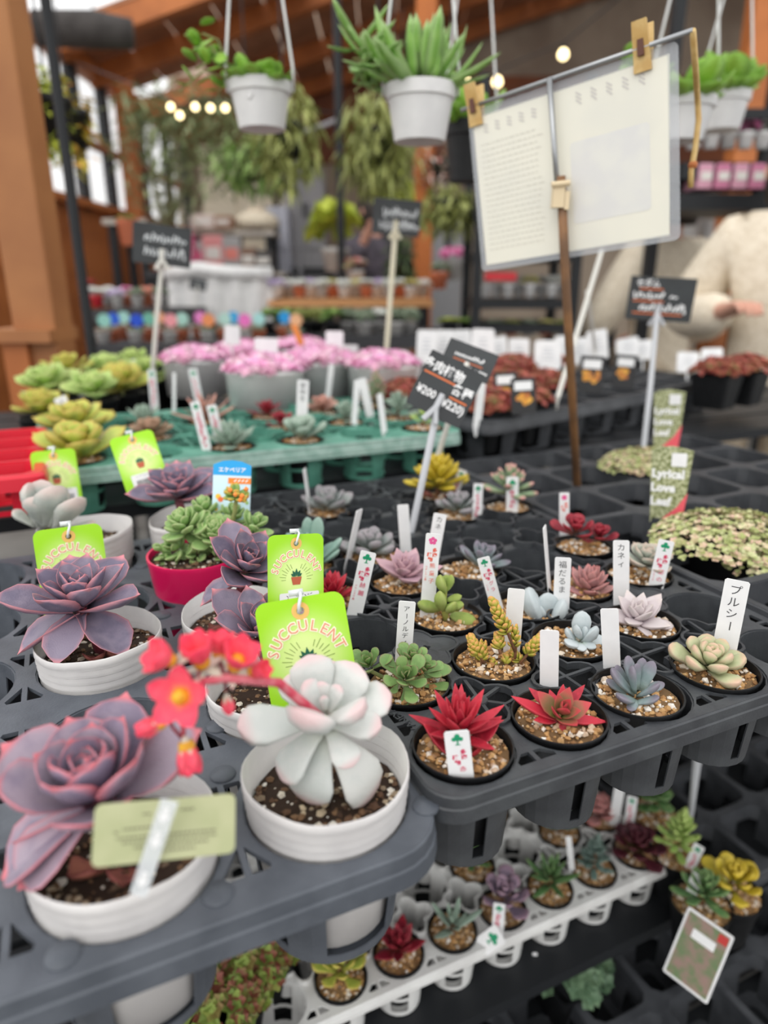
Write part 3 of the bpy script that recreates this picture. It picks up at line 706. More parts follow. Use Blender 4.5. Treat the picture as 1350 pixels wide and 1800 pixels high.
# blue echeveria card
A, B = PY(405, 930, .60), PY(409, 809, .62); M = card_matrix(A, B, R(-6)); hh = (B - A).length; ww = hh * .54
t = empty('plant_card', (0, 0, 0), 0, 'blue-topped plant card with orange flowers behind the magenta pot', 'card'); t.matrix_basis = M
top = [(-ww / 2, 0), (ww / 2, 0), (ww / 2, hh * .93), (ww * .25, hh * .985), (0, hh), (-ww * .25, hh * .985), (-ww / 2, hh * .93)]
ob('card_sheet', plate_mesh('card_sheet', top, [], -.0005, .0003, mat('pale_blue_card', (206, 232, 244), .4)), t)
mb = MB(); poly(mb, [(-ww / 2, hh * .78), (ww / 2, hh * .78)] + top[2:], .0005); mb.build('blue_band', mat('sky_blue_print', (20, 158, 224), .5), t)
mb = MB(); poly(mb, [(-ww * .1, hh * .66), (ww / 2, hh * .66), (ww / 2, hh * .745), (-ww * .1, hh * .745)], .0006); mb.build('orange_band', mat('orange_band_print', (244, 132, 34), .5), t)
mb = MB(); put_text(mb, 'エケベリア', 0, hh * .855, ww * .145, .0008, 0, .03); 
for k in range(4): line(mb, ww * (.06 + .1 * k), hh * .69, ww * (.12 + .1 * k), hh * .72, ww * .03, .0008)
mb.build('lettering', PRT_WHT, t)
mb = MB(); rr = random.Random(2)
for k in range(16):
    x, yy = rr.uniform(-.42, .42) * ww, rr.uniform(.05, .55) * hh; mb.cm = k % 3; poly(mb, circ(x, yy, ww * rr.uniform(.04, .09), 7), .0005 + k * 1e-5)
mb.build('flower_picture', [mat('orange_flower_print', (238, 110, 50), .5), mat('yellow_flower_print', (240, 196, 60), .5), mat('leaf_print', (150, 190, 110), .5)], t)
# ---------------------------------------------------------------- plants in the black tray
def bpos(i, j): return W(BU[i], BV[j])
ZRB = ZB + .0035
L_RED = leaf_mat('crimson_leaf', (146, 26, 46), (192, 44, 62), (212, 60, 74), (206, 84, 92), .6, .5, .6, .45, root=(150, 44, 52))
L_RED2 = leaf_mat('red_green_leaf', (150, 76, 66), (128, 104, 70), (206, 56, 74), (206, 70, 80), .45, .8, .8, .5, root=(126, 138, 70))
L_PACH = leaf_mat('slate_club_leaf', (128, 146, 146), (146, 160, 162), (120, 106, 122), (140, 140, 146), .45, .85, .3, .45, root=(150, 168, 160))
L_CREAM = leaf_mat('cream_green_leaf', (184, 186, 148), (172, 178, 138), (214, 160, 140), (214, 176, 156), .8, .55, .5, .5, root=(176, 188, 150))
L_GRN = leaf_mat('aeonium_leaf', (130, 162, 96), (110, 142, 82), (140, 128, 96), (126, 92, 78), .85, .5, .9, .5, root=(140, 168, 110))
L_WHT = leaf_mat('powder_white_leaf', (184, 194, 196), (196, 204, 206), (200, 206, 208), (160, 164, 166), .8, .4, .3, .55, root=(176, 192, 182))
L_PNKG = leaf_mat('pinkish_ghost_leaf', (198, 186, 188), (206, 196, 196), (212, 200, 188), (212, 196, 196), .7, .5, .5, .5, root=(184, 170, 178))
L_KUMA = leaf_mat('fuzzy_bear_paw_leaf', (148, 164, 84), (132, 152, 76), (152, 150, 80), (176, 186, 120), .85, .5, .5, .8, root=(156, 176, 100))
L_PNK = leaf_mat('pink_echeveria_leaf', (194, 160, 168), (180, 148, 160), (206, 160, 164), (216, 176, 178), .75, .4, .6, .5, root=(184, 152, 164))
L_ROSE = leaf_mat('dusty_rose_leaf', (182, 136, 132), (168, 124, 124), (208, 130, 126), (212, 140, 134), .7, .6, .5, .5, root=(164, 132, 130))
L_BLUE = leaf_mat('blue_green_club_leaf', (142, 172, 158), (128, 160, 148), (150, 166, 158), (150, 174, 164), .8, .4, .3, .6, root=(134, 166, 148))
L_GREY = leaf_mat('grey_violet_leaf', (150, 156, 152), (134, 142, 140), (150, 132, 142), (156, 152, 154), .6, .6, .3, .55, root=(150, 164, 150))
L_DRED = leaf_mat('dark_red_leaf', (146, 36, 50), (120, 28, 44), (170, 50, 62), (176, 60, 70), .7, .5, .6, .4, root=(110, 60, 50))
L_YEL = leaf_mat('golden_leaf', (206, 186, 60), (190, 168, 44), (222, 190, 80), (214, 180, 70), .7, .4, .4, .5, root=(170, 170, 60))
L_GPT = leaf_mat('green_pink_tip_leaf', (134, 160, 122), (146, 168, 132), (220, 150, 150), (190, 170, 150), .7, .9, .3, .5)
def bp(name, label, i, j, du=0, dv=0, drop=.006):
    p = W(BU[i] + du, BV[j] + dv); r, s = potted(name, label, 'black6', p.x, p.y, ZRB, drop=drop, group=None); return r, s, p
def leaves_px(r, me, y, lst, up=Vec((0, -.2, 1))):
    for (bx, tx, d0, d1, wf) in lst:
        b = PY(*bx, y + d0); t = PY(*tx, y + d1); leaf_dir(r, me, loc(r, b), t - b, (t - b).length, wf, 1, up)
# red pair at the front edge
r, s, p = bp('potted_red_crassula', 'red pointed rosette behind a printed white label at the tray corner', 0, 0)
PT = leaf_mesh('point', L_RED, .42, .22, .25)
rosette(r, PT, 26, s + Vec((-.002, .004, .013)), .031, 10, 82, .62, .12, .3, (10, 2), .5, .8, .58, .75)
leaves_px(r, PT, p.y, [((830, 1310), (887, 1262), 0, .004, 1.2), ((820, 1330), (860, 1312), 0, -.012, 1.1), ((800, 1325), (735, 1278), 0, -.004, 1.2), ((805, 1350), (757, 1358), -.004, -.012, 1.1)])
r, s, p = bp('potted_red_crassula', 'red star-shaped rosette with a green heart before a blank label', 1, 0)
rosette(r, leaf_mesh('point', L_RED2, .4, .3, .3), 11, loc(r, PY(985, 1255, p.y - .006)), .020, 20, 80, .5, .1, .3, (24, 6), .2, 1, 1.5, 1.5)
leaves_px(r, PT, p.y, [((975, 1262), (893, 1230), -.004, .0, .7), ((975, 1250), (925, 1212), .0, .008, 1.0), ((985, 1245), (990, 1202), .004, .012, 1.0), ((992, 1248), (1030, 1206), .004, .012, .8), ((990, 1262), (1066, 1276), -.004, -.002, .7), ((985, 1268), (1005, 1316), -.006, -.016, .9), ((978, 1265), (935, 1272), -.002, -.012, .9), ((980, 1245), (965, 1215), .006, .02, 1.0)])
r, s, p = bp('potted_pachyphytum', 'slate grey finger-leaved succulent in grit before a blank label', 2, 0, -.006)
leaves_px(r, leaf_mesh('club', L_PACH, .85, .02, .1), p.y, [((1108, 1214), (1080, 1170), .006, .012, 1.4), ((1112, 1218), (1072, 1178), .0, -.002, 1.4), ((1110, 1222), (1064, 1196), .002, .008, 1.2), ((1118, 1212), (1100, 1152), .004, .010, 1.1), ((1116, 1215), (1110, 1172), -.004, -.008, 1.3), ((1122, 1212), (1130, 1156), .006, .016, 1.1), ((1124, 1214), (1150, 1162), .002, .006, 1.25), ((1122, 1222), (1160, 1205), -.004, -.016, 1.35), ((1124, 1218), (1168, 1202), .004, .008, 1.3), ((1112, 1228), (1088, 1228), -.006, -.020, 1.5), ((1118, 1235), (1160, 1228), -.010, -.020, 1.5), ((1120, 1212), (1118, 1165), .002, .004, 1.1), ((1120, 1232), (1105, 1250), -.01, -.02, 1.4)])
r, s, p = bp('potted_graptopetalum', 'cream green plump rosette with rosy tips at the edge of the black tray', 3, 0, -.004)
rosette(r, leaf_mesh('fat', L_CREAM, .7, .05, .25), 20, loc(r, PY(1245, 1168, p.y)), .029, 8, 80, .42, .12, .3, (12, 0), .3, .8, .95, 1.0)
# second row
r, s, p = bp('potted_aeonium', 'cluster of small green rosettes with brown-edged spoon leaves', 0, 1)
SPN = leaf_mesh('spoon', L_GRN, .32, .22, .15)
for cx, cy, rad, n, tl, dy in ((650, 1172, .0185, 13, (16, -14), 0), (712, 1195, .021, 14, (30, 4), -.012), (722, 1165, .0195, 14, (6, 8), .006), (745, 1180, .016, 9, (14, 20), .0)):
    c = loc(r, PY(cx, cy, p.y + dy)); stem(r, s, c - Vec((0, 0, .003)), .0016, .0014, STEMG); rosette(r, SPN, n, c, rad, 16, 78, .4, .1, .3, tl, rnd.uniform(0, 6), .9, 1.0, 1.2)
leaves_px(r, SPN, p.y, [((730, 1195), (795, 1178), .0, .006, .9), ((735, 1205), (795, 1212), .0, -.004, .8), ((720, 1210), (745, 1252), -.01, -.018, .9), ((712, 1205), (712, 1243), -.012, -.022, 1.0), ((700, 1200), (668, 1208), -.005, -.01, .9), ((700, 1200), (690, 1222), -.008, -.02, .9)])
r, s, p = bp('potted_sedum', 'upright orange and lime sedum sprigs in a black pot', 1, 1)
L_SED = leaf_mat('orange_lime_sedum', (184, 182, 74), (164, 172, 64), (230, 140, 96), (214, 170, 96), .62, .7, .25, .5, root=(172, 180, 76)); SN = leaf_mesh('club', L_SED, .8, 0, .3, True)
def sprig(r, a, b, rad, n=26, me=SN, m=None, name='leaf'):
    stem(r, a, b, .0011, .0009, m or STEMB)
    for k in range(n):
        f = (k + .5) / n; q = a.lerp(b, .35 + .65 * f); ax = (b - a).normalized(); e = R(20 + 45 * f); ph = k * 2.4
        t = ax.orthogonal().normalized(); t2 = ax.cross(t); d = (t * math.cos(ph) + t2 * math.sin(ph)) * math.cos(e) + ax * math.sin(e); leaf_dir(r, me, q, d, rad * rnd.uniform(.75, .95), 1.9, 1.6, ax, 0, name)
for a, b, rad, n in (((905, 1145), (868, 1062), .009, 34), ((850, 1165), (832, 1130), .009, 30), ((905, 1158), (905, 1108), .007, 16), ((880, 1150), (876, 1125), .008, 22), ((915, 1165), (942, 1128), .008, 28), ((890, 1172), (890, 1160), .007, 14), ((868, 1180), (866, 1165), .006, 10), ((920, 1172), (905, 1150), .007, 16), ((845, 1175), (848, 1140), .008, 20)):
    sprig(r, loc(r, PY(*a, p.y - .004)), loc(r, PY(*b, p.y)), rad, n)
r, s, p = bp('potted_cotyledon', 'powder white spoon-leaved succulent in front of the black-written label', 2, 1)
WH = leaf_mesh('oval', L_WHT, .75, .08, .12)
leaves_px(r, WH, p.y, [((1020, 1125), (1022, 1072), .004, .006, .95), ((1012, 1125), (993, 1107), 0, -.002, 1.2), ((1022, 1128), (1052, 1105), .0, -.01, 1.0), ((1015, 1128), (997, 1135), -.004, -.014, 1.3), ((1030, 1130), (1062, 1122), 0, .006, 1.2), ((1020, 1122), (1012, 1100), -.004, -.008, 1.0), ((1022, 1122), (1032, 1102), -.004, -.006, 1.0), ((1018, 1130), (1025, 1146), -.008, -.018, 1.2), ((1024, 1130), (1048, 1140), -.008, -.014, 1.2)])
r, s, p = bp('potted_graptopetalum', 'pinkish grey ghost rosette behind the white name label', 3, 1)
rosette(r, leaf_mesh('tri', L_PNKG, .5, .16, .2), 16, loc(r, PY(1120, 1085, p.y)), .030, 6, 76, .4, .12, .3, (16, -4), .8, .8, .95, 1.1)
leaves_px(r, leaf_mesh('fat', L_PNKG, .5, .12, .2), p.y, [((1130, 1095), (1182, 1104), -.004, -.002, .8), ((1118, 1100), (1145, 1120), -.01, -.016, .9)])
# third row
r, s, p = bp('potted_bear_paw', 'fuzzy olive bear paw plant with a single upright stem', 1, 2, .003, .0)
KU = leaf_mesh('oval', L_KUMA, .95, .03, .1); top = loc(r, PY(782, 1045, p.y)); stem(r, s, loc(r, PY(783, 1030, p.y)), .0026, .002, mat('olive_stem', (160, 164, 84), .8))
leaves_px(r, KU, p.y, [((782, 1040), (772, 1012), -.002, -.006, 1.1), ((785, 1038), (795, 1010), .0, .002, .8), ((783, 1035), (786, 1010), .006, .012, 1.3), ((786, 1055), (812, 1048), .0, .002, 1.0), ((786, 1065), (816, 1064), -.002, -.006, 1.15), ((780, 1072), (772, 1040), -.006, -.012, .8), ((778, 1068), (733, 1062), .004, .0, .75), ((792, 1080), (838, 1096), .002, -.004, 1.0), ((786, 1075), (800, 1060), -.008, -.016, 1.0)])
r, s, p = bp('potted_cotyledon', 'large powder white leaved succulent beside the blank label and orange sedum', 2, 2, .006, -.012)
leaves_px(r, WH, p.y, [((955, 1098), (922, 1036), -.006, -.010, 1.05), ((960, 1095), (962, 1040), -.004, -.002, 1.1), ((966, 1098), (996, 1056), -.008, -.016, 1.0), ((955, 1100), (928, 1088), -.004, -.012, 1.0), ((958, 1098), (945, 1065), -.004, -.012, .9), ((970, 1098), (990, 1090), .0, -.006, .9), ((955, 1095), (915, 1070), .004, .004, 1.0)])
r, s, p = bp('potted_echeveria', 'dusty rose cone-shaped echeveria behind the black-written label', 3, 2)
rosette(r, leaf_mesh('tri', L_ROSE, .5, .12, .35), 30, loc(r, PY(1035, 1030, p.y)), .026, -2, 82, .45, .2, .85, (8, 6), .3, .8)
r, s, p = bp('potted_echeveria', 'grey green echeveria under the printed label at the tray edge', 4, 2)
L_MIY = leaf_mat('frosted_green_leaf', (176, 184, 172), (164, 168, 156), (210, 170, 150), (206, 184, 168), .7, .5, .5)
rosette(r, leaf_mesh('ech', L_MIY, .3, .25, .3), 17, loc(r, PY(1135, 988, p.y)), .028, 6, 75, .4, .1, .3, (10, 0), .4)
# fourth row
r, s, p = bp('potted_red_crassula', 'small red-leaved crassula behind the label with two big red characters', 0, 3)
rosette(r, leaf_mesh('point', L_RED, .4, .2, .2), 22, s + Vec((0, .0, .006)), .026, 14, 74, .6, .25, .3, (4, 0), .4)
r, s, p = bp('potted_echeveria', 'mauve pink pointed rosette next to the pink-crested label', 1, 3)
rosette(r, leaf_mesh('tri', L_PNK, .35, .3, .25), 18, loc(r, PY(712, 1008, p.y)), .033, 8, 78, .4, .1, .3, (10, 0), .2, .85, 1.0, 1.0)
r, s, p = bp('potted_pachyphytum', 'small blue grey finger-leaved succulent behind the blank label', 2, 3)
rosette(r, leaf_mesh('club', L_PACH, .8, .02, .15), 15, s + Vec((.012, 0, .012)), .026, 15, 80, .6, .12, .3, (0, 8), .1, .9, 1.4, 1.3)
r, s, p = bp('potted_echeveria', 'dark red cupped double rosette at the foot of the steel pole', 4, 3, 0, .004)
DR = leaf_mesh('spoon', L_DRED, .35, .3, .45)
for cx, cy, rad, n in ((1012, 935, .026, 12), (1052, 945, .021, 14)):
    rosette(r, DR, n, loc(r, PY(cx, cy, p.y)), rad, 12, 70, .45, .1, .3, (10, 0), rnd.uniform(0, 6), .9, 1.3, 1.3)
# fifth row and behind
r, s, p = bp('potted_pachyphytum', 'blue green velvety finger-leaved succulent behind a green tag', 0, 4)
rosette(r, leaf_mesh('club', L_BLUE, .75, .02, .1), 16, s + Vec((.0, .0, .012)), .034, 20, 82, .65, .12, .35, (4, -4), .6, .9, 1.25, 1.1)
leaves_px(r, leaf_mesh('club', L_BLUE, .75, .02, .1), p.y, [((560, 985), (603, 948), 0, -.006, 1.2), ((565, 990), (598, 968), -.004, -.012, 1.2), ((552, 975), (562, 908), 0, .006, 1.1), ((545, 975), (540, 908), .004, .01, 1.0)])
r, s, p = bp('potted_pachyphytum', 'grey violet finger-leaved rosette before the bare white stake', 1, 4)
rosette(r, leaf_mesh('fat', L_GREY, .7, .05, .15), 16, s + Vec((0, 0, .010)), .030, 10, 80, .55, .12, .35, (6, 0), .9, .9, .95, 1.0)
r, s, p = bp('potted_pachyphytum', 'small frosted grey rosette beside the price card stick', 3, 5, .006)
rosette(r, leaf_mesh('fat', L_GREY, .6, .05, .15), 15, s + Vec((0, 0, .012)), .030, 10, 80, .5, .12, .35, (6, 0), .3, .9)
r, s, p = bp('potted_sedum', 'green sedum with pink-tipped fingers behind a printed label', 4, 5, .006)
rosette(r, leaf_mesh('club', L_GPT, .8, .02, .1), 26, s + Vec((0, 0, .030)), .034, 0, 78, .5, .15, .7, (4, 0), .2, .8, 1.0, 1.0); stem(r, s, s + Vec((0, 0, .03)), .003, .002, STEMB)
r, s, p = bp('potted_echeveria', 'pinkish grey plump rosette under the edge of the green tray', 1, 6, .010)
rosette(r, leaf_mesh('oval', L_GREY, .5, .15, .3), 15, s + Vec((0, 0, .012)), .034, 14, 76, .45, .1, .35, (4, 0), .7, .9)
r, s, p = bp('potted_sedum', 'golden yellow star-shaped sedum in front of the green tray', 3, 6, .022, .004)
rosette(r, leaf_mesh('club', L_YEL, .7, .05, .2), 34, s + Vec((0, 0, .026)), .042, 0, 78, .5, .15, .6, (0, 0), .4, .8, 1.1, 1.1); stem(r, s, s + Vec((0, 0, .02)), .003, .002, STEMB)
leaf_dir(r, DEADL, s + Vec((.006, -.01, .004)), Vec((1, -.4, 0)), .02, name='withered_leaf'); leaf_dir(r, DEADL, s + Vec((-.006, -.012, .004)), Vec((-1, -.4, 0)), .02, name='withered_leaf')

# ---------------------------------------------------------------- name labels stuck in the pots
def emblem(mb, x, y, s):
    for dx, dy, r in ((0, .55, .38), (-.45, .1, .34), (.45, .1, .34), (0, .05, .25)): poly(mb, circ(x + dx * s, y + dy * s, r * s, 9), .0006)
    poly(mb, [(x - .1 * s, y), (x + .1 * s, y), (x + .12 * s, y - .75 * s), (x - .12 * s, y - .75 * s)], .0006); poly(mb, [(x - .38 * s, y - .72 * s), (x + .38 * s, y - .72 * s), (x + .3 * s, y - .86 * s), (x - .3 * s, y - .86 * s)], .0006)
def stake(label, bot, top, w, z=None, style='blank', text='', sub='', yaw=0.0, y0=None, dy=0.0, m=None, dip=.016, group='name labels in the pots'):
    A = PZ(*bot, z if z is not None else ZRB - .005) if y0 is None else PY(*bot, y0); B = PY(*top, A.y + dy)
    M = card_matrix(A, B, yaw); H = (B - A).length
    t = empty('plant_label', (0, 0, 0), 0, label, 'label', group); t.matrix_basis = M
    out = [(-w / 2, -.0), (-w * .12, -dip), (w * .12, -dip), (w / 2, 0), (w / 2, H - w * .08), (w * .42, H), (-w * .42, H), (-w / 2, H - w * .08)]
    ob('label_strip', plate_mesh('label_strip', out, [], -.0004, .0004, m or LABW), t)
    if style == 'hand':
        mb = MB(); put_vtext(mb, text, 0, H - w * .5, w * (.40 if len(text) > 4 else .52), .0006, -.004, 1.1); mb.build('handwriting', PRT_BLK, t)
    elif style in ('jp', 'pinkjp'):
        mb = MB(); sz = min(w * .34, H * .105); es = min(w * .36, H * .125)
        if style == 'jp': emblem(mb, 0, H - es * 1.3, es); mb.build('tree_emblem', PRT_GRN, t)
        else:
            for k in range(5): poly(mb, circ(w * .16 * math.cos(k * 1.257 + .3), H - w * .5 + w * .16 * math.sin(k * 1.257 + .3), w * .13, 8), .0006 + k * 1e-5)
            mb.build('flower_emblem', PRT_PINK, t)
        mb = MB(); y = H - es * 3.3
        put_text(mb, '多', w * .18, y, sz, .0006, 0, .03); put_text(mb, '肉', w * .20, y - sz * 1.0, sz, .0006, 0, .03); put_text(mb, '植', -w * .16, y - sz * 1.0, sz, .0006, 0, .03); put_text(mb, '物', -w * .08, y - sz * 2.0, sz, .0006, 0, .03)
        if text: put_vtext(mb, text, w * .1, y - sz * 3.3, min(w * .40, H * .12), .0006, .0, 1.4)
        if sub: put_vtext(mb, sub, -w * .3, y - sz * 3.6, w * .17, .0006, 0, 1.1)
        mb.build('red_lettering', PRT_RED if style == 'jp' else PRT_ORG, t)
    elif style == 'far':
        mb = MB(); emblem(mb, 0, H - w * .6, w * .4); mb.build('tree_emblem', PRT_GRN, t)
        mb = MB(); rr = random.Random(int(bot[0]))
        for k in range(int(H / (w * .42)) - 3): put_text(mb, rr.choice('多肉植物'), rr.uniform(-.1, .1) * w, H - w * (1.4 + .42 * k), w * .42, .0006, 0, .02)
        mb.build('red_lettering', PRT_RED, t)
    return t
for q in (
    ('printed label with green tree and red characters before the corner red rosette', (812, 1372), (802, 1285), .0136, None, 'jp', '赤', ''),
    ('blank white label standing behind the red star-shaped rosette', (965, 1212), (966, 1108), .0122, None, 'blank'),
    ('blank white label standing behind the slate grey finger-leaved plant', (1076, 1180), (1071, 1070), .0118, None, 'blank'),
    ('white label handwritten アーノルディ behind the green rosettes', (708, 1170), (716, 1057), .0118, None, 'hand', 'アーノルディ'),
    ('label with pink flower crest and red characters 熊童子 by the bear paw plant', (750, 1086), (762, 938), .0118, None, 'pinkjp', '熊童子', 'コチレドン属'),
    ('white label handwritten カネ half hidden behind the pink-crested label', (755, 1010), (774, 903), .0120, None, 'hand', 'カネ'),
    ('printed label with big red characters 赫麗 beside the small red crassula', (622, 1084), (648, 970), .0128, None, 'jp', '赫麗', 'クラッスラ属'),
    ('blank white label standing next to the price card stick', (714, 975), (708, 887), .0112, None, 'blank'),
    ('printed label reading グラ behind the orange sedum', (874, 1070), (849, 980), .0105, None, 'jp', 'グラ', 'リンゼ'),
    ('blank white label rising behind the orange sedum sprigs', (899, 1145), (908, 1035), .0122, None, 'blank'),
    ('white label handwritten 福だるま between powder white succulents', (986, 1074), (990, 980), .0130, None, 'hand', '福だるま'),
    ('white label handwritten カネィ behind the pinkish ghost rosette', (1092, 1068), (1092, 950), .0128, None, 'hand', 'カネィ'),
    ('printed label reading 都の leaning on the grey green echeveria', (1152, 1034), (1172, 950), .0130, None, 'jp', '都の', 'クラリス'),
    ('printed label behind the dark red double rosette', (992, 945), (992, 866), .0105, None, 'pinkjp', '', ''),
    ('printed label standing before the frosted grey rosette', (838, 914), (841, 850), .0110, None, 'far'),
    ('printed label standing before the pink-tipped green sedum', (900, 902), (901, 838), .0140, None, 'far'),
    ('printed label leaning in front of the golden sedum', (796, 872), (814, 826), .0110, None, 'far'),
    ('white label handwritten プルシ at the far end of the front row', (1270, 1158), (1297, 1020), .0160, None, 'hand', 'プルシー')):
    stake(*q)
stake('white label seen edge-on leaning beside the blue green finger-leaved plant', (610, 995), (632, 896), .012, yaw=R(66))
stake('thin white label seen edge-on behind the handwritten 福だるま label', (966, 1040), (957, 925), .010, yaw=R(76))
stake('thin white label seen edge-on by the pinkish grey rosette', (546, 905), (535, 824), .012, yaw=R(74))
# ---------------------------------------------------------------- green tray behind
GNU = [-.009 + .098 * i for i in range(6)]; GNV = [.912 + .094 * j for j in range(4)]
tray('plant_tray', 'worn sea-green plastic tray with round cups and small pots', GNU, GNV, ZGR, GREEN, .0355, (.046, .043), webs=lambda i, j: rnd.choice(['open', 'cross', 'spoke']),
     cupk=cup_mesh('green', GREEN, .0355, .030, .062, top=.01, midring=True), skirt=.020, edge_slots=False, rimm=mat('worn_green_rim', (158, 184, 174), .6, (130, 162, 150), 60))
def gp6(name, label, u, v, z=ZGR + .002):
    p = W(u, v); r, s = potted(name, label, 'black6', p.x, p.y, z, drop=.005); return r, s, p
def lft(me, *a, **k): pass
L_AGV = leaf_mat('grey_green_leaf', (138, 160, 142), (152, 172, 156), (168, 180, 166), (176, 190, 176), .8, .4, .5)
L_YG = leaf_mat('yellow_green_leaf', (190, 200, 92), (168, 184, 80), (204, 180, 86), (212, 166, 92), .75, .5, .6)
L_LG = leaf_mat('light_green_leaf', (182, 206, 118), (156, 188, 98), (196, 206, 126), (206, 214, 146), .8, .4, .5)
L_BRN = leaf_mat('brown_rosette_leaf', (162, 136, 110), (146, 130, 102), (170, 120, 100), (176, 130, 110), .7, .5, .5)
L_SAL = leaf_mat('salmon_leaf', (188, 140, 124), (172, 134, 120), (206, 140, 124), (206, 150, 136), .7, .5, .5)
LS = lambda sh, m, th=.4, cp=.2, bd=.3: leaf_mesh(sh, m, th, cp, bd, True)
for (nm, lb, u, v, sh, m_, n, rad, e0, e1, dz) in (
    ('potted_haworthia', 'grey green upright agave-like succulent beside two printed labels', .187, .905, 'point', L_AGV, 26, .042, 10, 80, .3),
    ('potted_echeveria', 'silvery narrow-leaved succulent before a handwritten label', .285, .905, 'fat', L_AGV, 18, .038, 30, 82, .3),
    ('potted_echeveria', 'big yellow green echeveria beside the red crate', .000, .912, 'ech', L_YG, 14, .066, 10, 62, .3),
    ('potted_echeveria', 'small brownish rosette on the green tray near a leaning tag', .096, 1.008, 'ech', L_BRN, 18, .032, 8, 72, .3),
    ('potted_echeveria', 'small dark red rosette on the green tray', .285, 1.00, 'spoon', L_DRED, 16, .026, 12, 75, .3),
    ('potted_sedum', 'pale grey jointed sedum on the green tray', .480, 1.00, 'club', L_AGV, 24, .034, 0, 80, .8),
    ('potted_sedum', 'lime sprig with brown soil at the corner of the green tray', .483, .915, 'spoon', L_LG, 12, .024, 10, 80, .6),
    ('potted_pachyphytum', 'grey green fingered succulent in a tall black pot on the green tray', .390, 1.00, 'club', L_AGV, 18, .034, 4, 80, .5),
    ('potted_echeveria', 'tawny green open rosette behind the big yellow green one', .000, 1.10, 'ech', L_YG, 13, .064, 8, 60, .3),
    ('potted_crassula', 'pink-leaved trailing succulent behind the grey green agave-like one', .190, 1.10, 'strap', L_SAL, 14, .060, 4, 60, .3),
    ('potted_echeveria', 'deep red star rosette at the back of the green tray', .290, 1.10, 'point', L_DRED, 14, .034, 10, 70, .3),
    ('potted_echeveria', 'salmon-coloured rosette at the back of the green tray', .385, 1.10, 'ech', L_SAL, 14, .032, 10, 70, .3),
    ('potted_sedum', 'tall green jointed sedum behind the pale grey one', .495, 1.12, 'club', L_GPT, 30, .034, 0, 80, 1.4),
    ('potted_haworthia', 'grey spiky rosette behind the small brownish one', .098, 1.11, 'point', L_AGV, 22, .036, 20, 80, .3)):
    r, s, p = gp6(nm, lb, u, v); c = s + Vec((0, 0, .012 + max(0, dz - .3) * .5 * rad)); rosette(r, LS(sh, m_, .5 if sh in ('club', 'fat') else .3), n, c, rad, e0, e1, .45, .12, dz, (6, 0), rnd.uniform(0, 6), .9, 1.15 if sh != 'ech' else .9, 1.15)
    stem(r, s - Vec((0, 0, .004)), c, .003, .002, STEMB)
zs = ZGR - .003
for q in (
    ('handwritten white label behind the silvery narrow-leaved succulent', (529, 768), (533, 668), .0165, zs, 'hand', '銀明色'),
    ('printed label leaning at the left of the grey green agave-like plant', (365, 795), (342, 706), .0125, zs, 'far'),
    ('printed label at the foot of the grey green agave-like plant', (388, 782), (371, 712), .0130, zs, 'far'),
    ('printed label standing by the small brownish rosette', (272, 716), (266, 650), .0140, zs, 'far'),
    ('printed label standing before the white flower pots', (352, 716), (338, 648), .0150, zs, 'far'),
    ('blank white label leaning left over the green tray', (575, 708), (583, 640), .0100, zs, 'blank'),
    ('narrow blank white label in the middle of the green tray', (622, 752), (628, 668), .0090, zs, 'blank'),
    ('wide blank white label leaning right over the green tray', (652, 736), (636, 665), .0130, zs, 'blank'),
    ('thin blank white label before the pale grey jointed sedum', (676, 762), (667, 692), .0085, zs, 'blank'),
    ('blank white label at the right corner of the green tray', (838, 750), (848, 670), .0120, zs, 'blank'),
    ('slim blank white label under the pink flowers', (656, 700), (662, 655), .0070, zs, 'blank'),
    ('blank white label beside the black price card', (726, 700), (738, 632), .0100, zs, 'blank'),
    ('thin white label seen edge-on behind the small brownish rosette', (306, 726), (306, 655), .0060, zs, 'blank'),
    ('handwritten white label leaning against the red crate', (134, 752), (104, 698), .0180, zs, 'hand', 'ミニベル')):
    stake(*q)
# red crate at the left edge
r = empty('plant_crate', (*W(-.115, .93).xy, ZGR - .06), YAW, 'red plastic tray with ribbed cells at the end of the green tray', 'tray')
REDP = mat('red_plastic', (214, 30, 52), .35)
cl_ = cup_mesh('red', REDP, .031, .026, .045, n=16, strips=((0, 1), (4, 5), (8, 9), (12, 13)), square=True)
holes = []
for a in (-.036, .036):
    for b in (-.10, -.033, .033, .10): ob('cell_cup', cl_, r, Mat.Translation((a, b, .075))); holes.append([(a + q[0], b + q[1]) for q in sq_loop(.031, 16)])
ob('tray_top', plate_mesh('tray_top', rrect(.150, .275, .012, 4), holes, .073, .077, REDP), r)
mb = MB(); mb.loft([[(p[0], p[1], z) for p in rrect(.150 + o, .275 + o, .012, 4)] for o, z in ((0, .077), (.006, .074), (.008, .060), (.004, .060), (.0, .072))], False, False); mb.build('tray_rim', REDP, r)
t = stake('small white card with a black dot on the red tray', (78, 700), (76, 690), .012, ZGR + .02, 'blank')

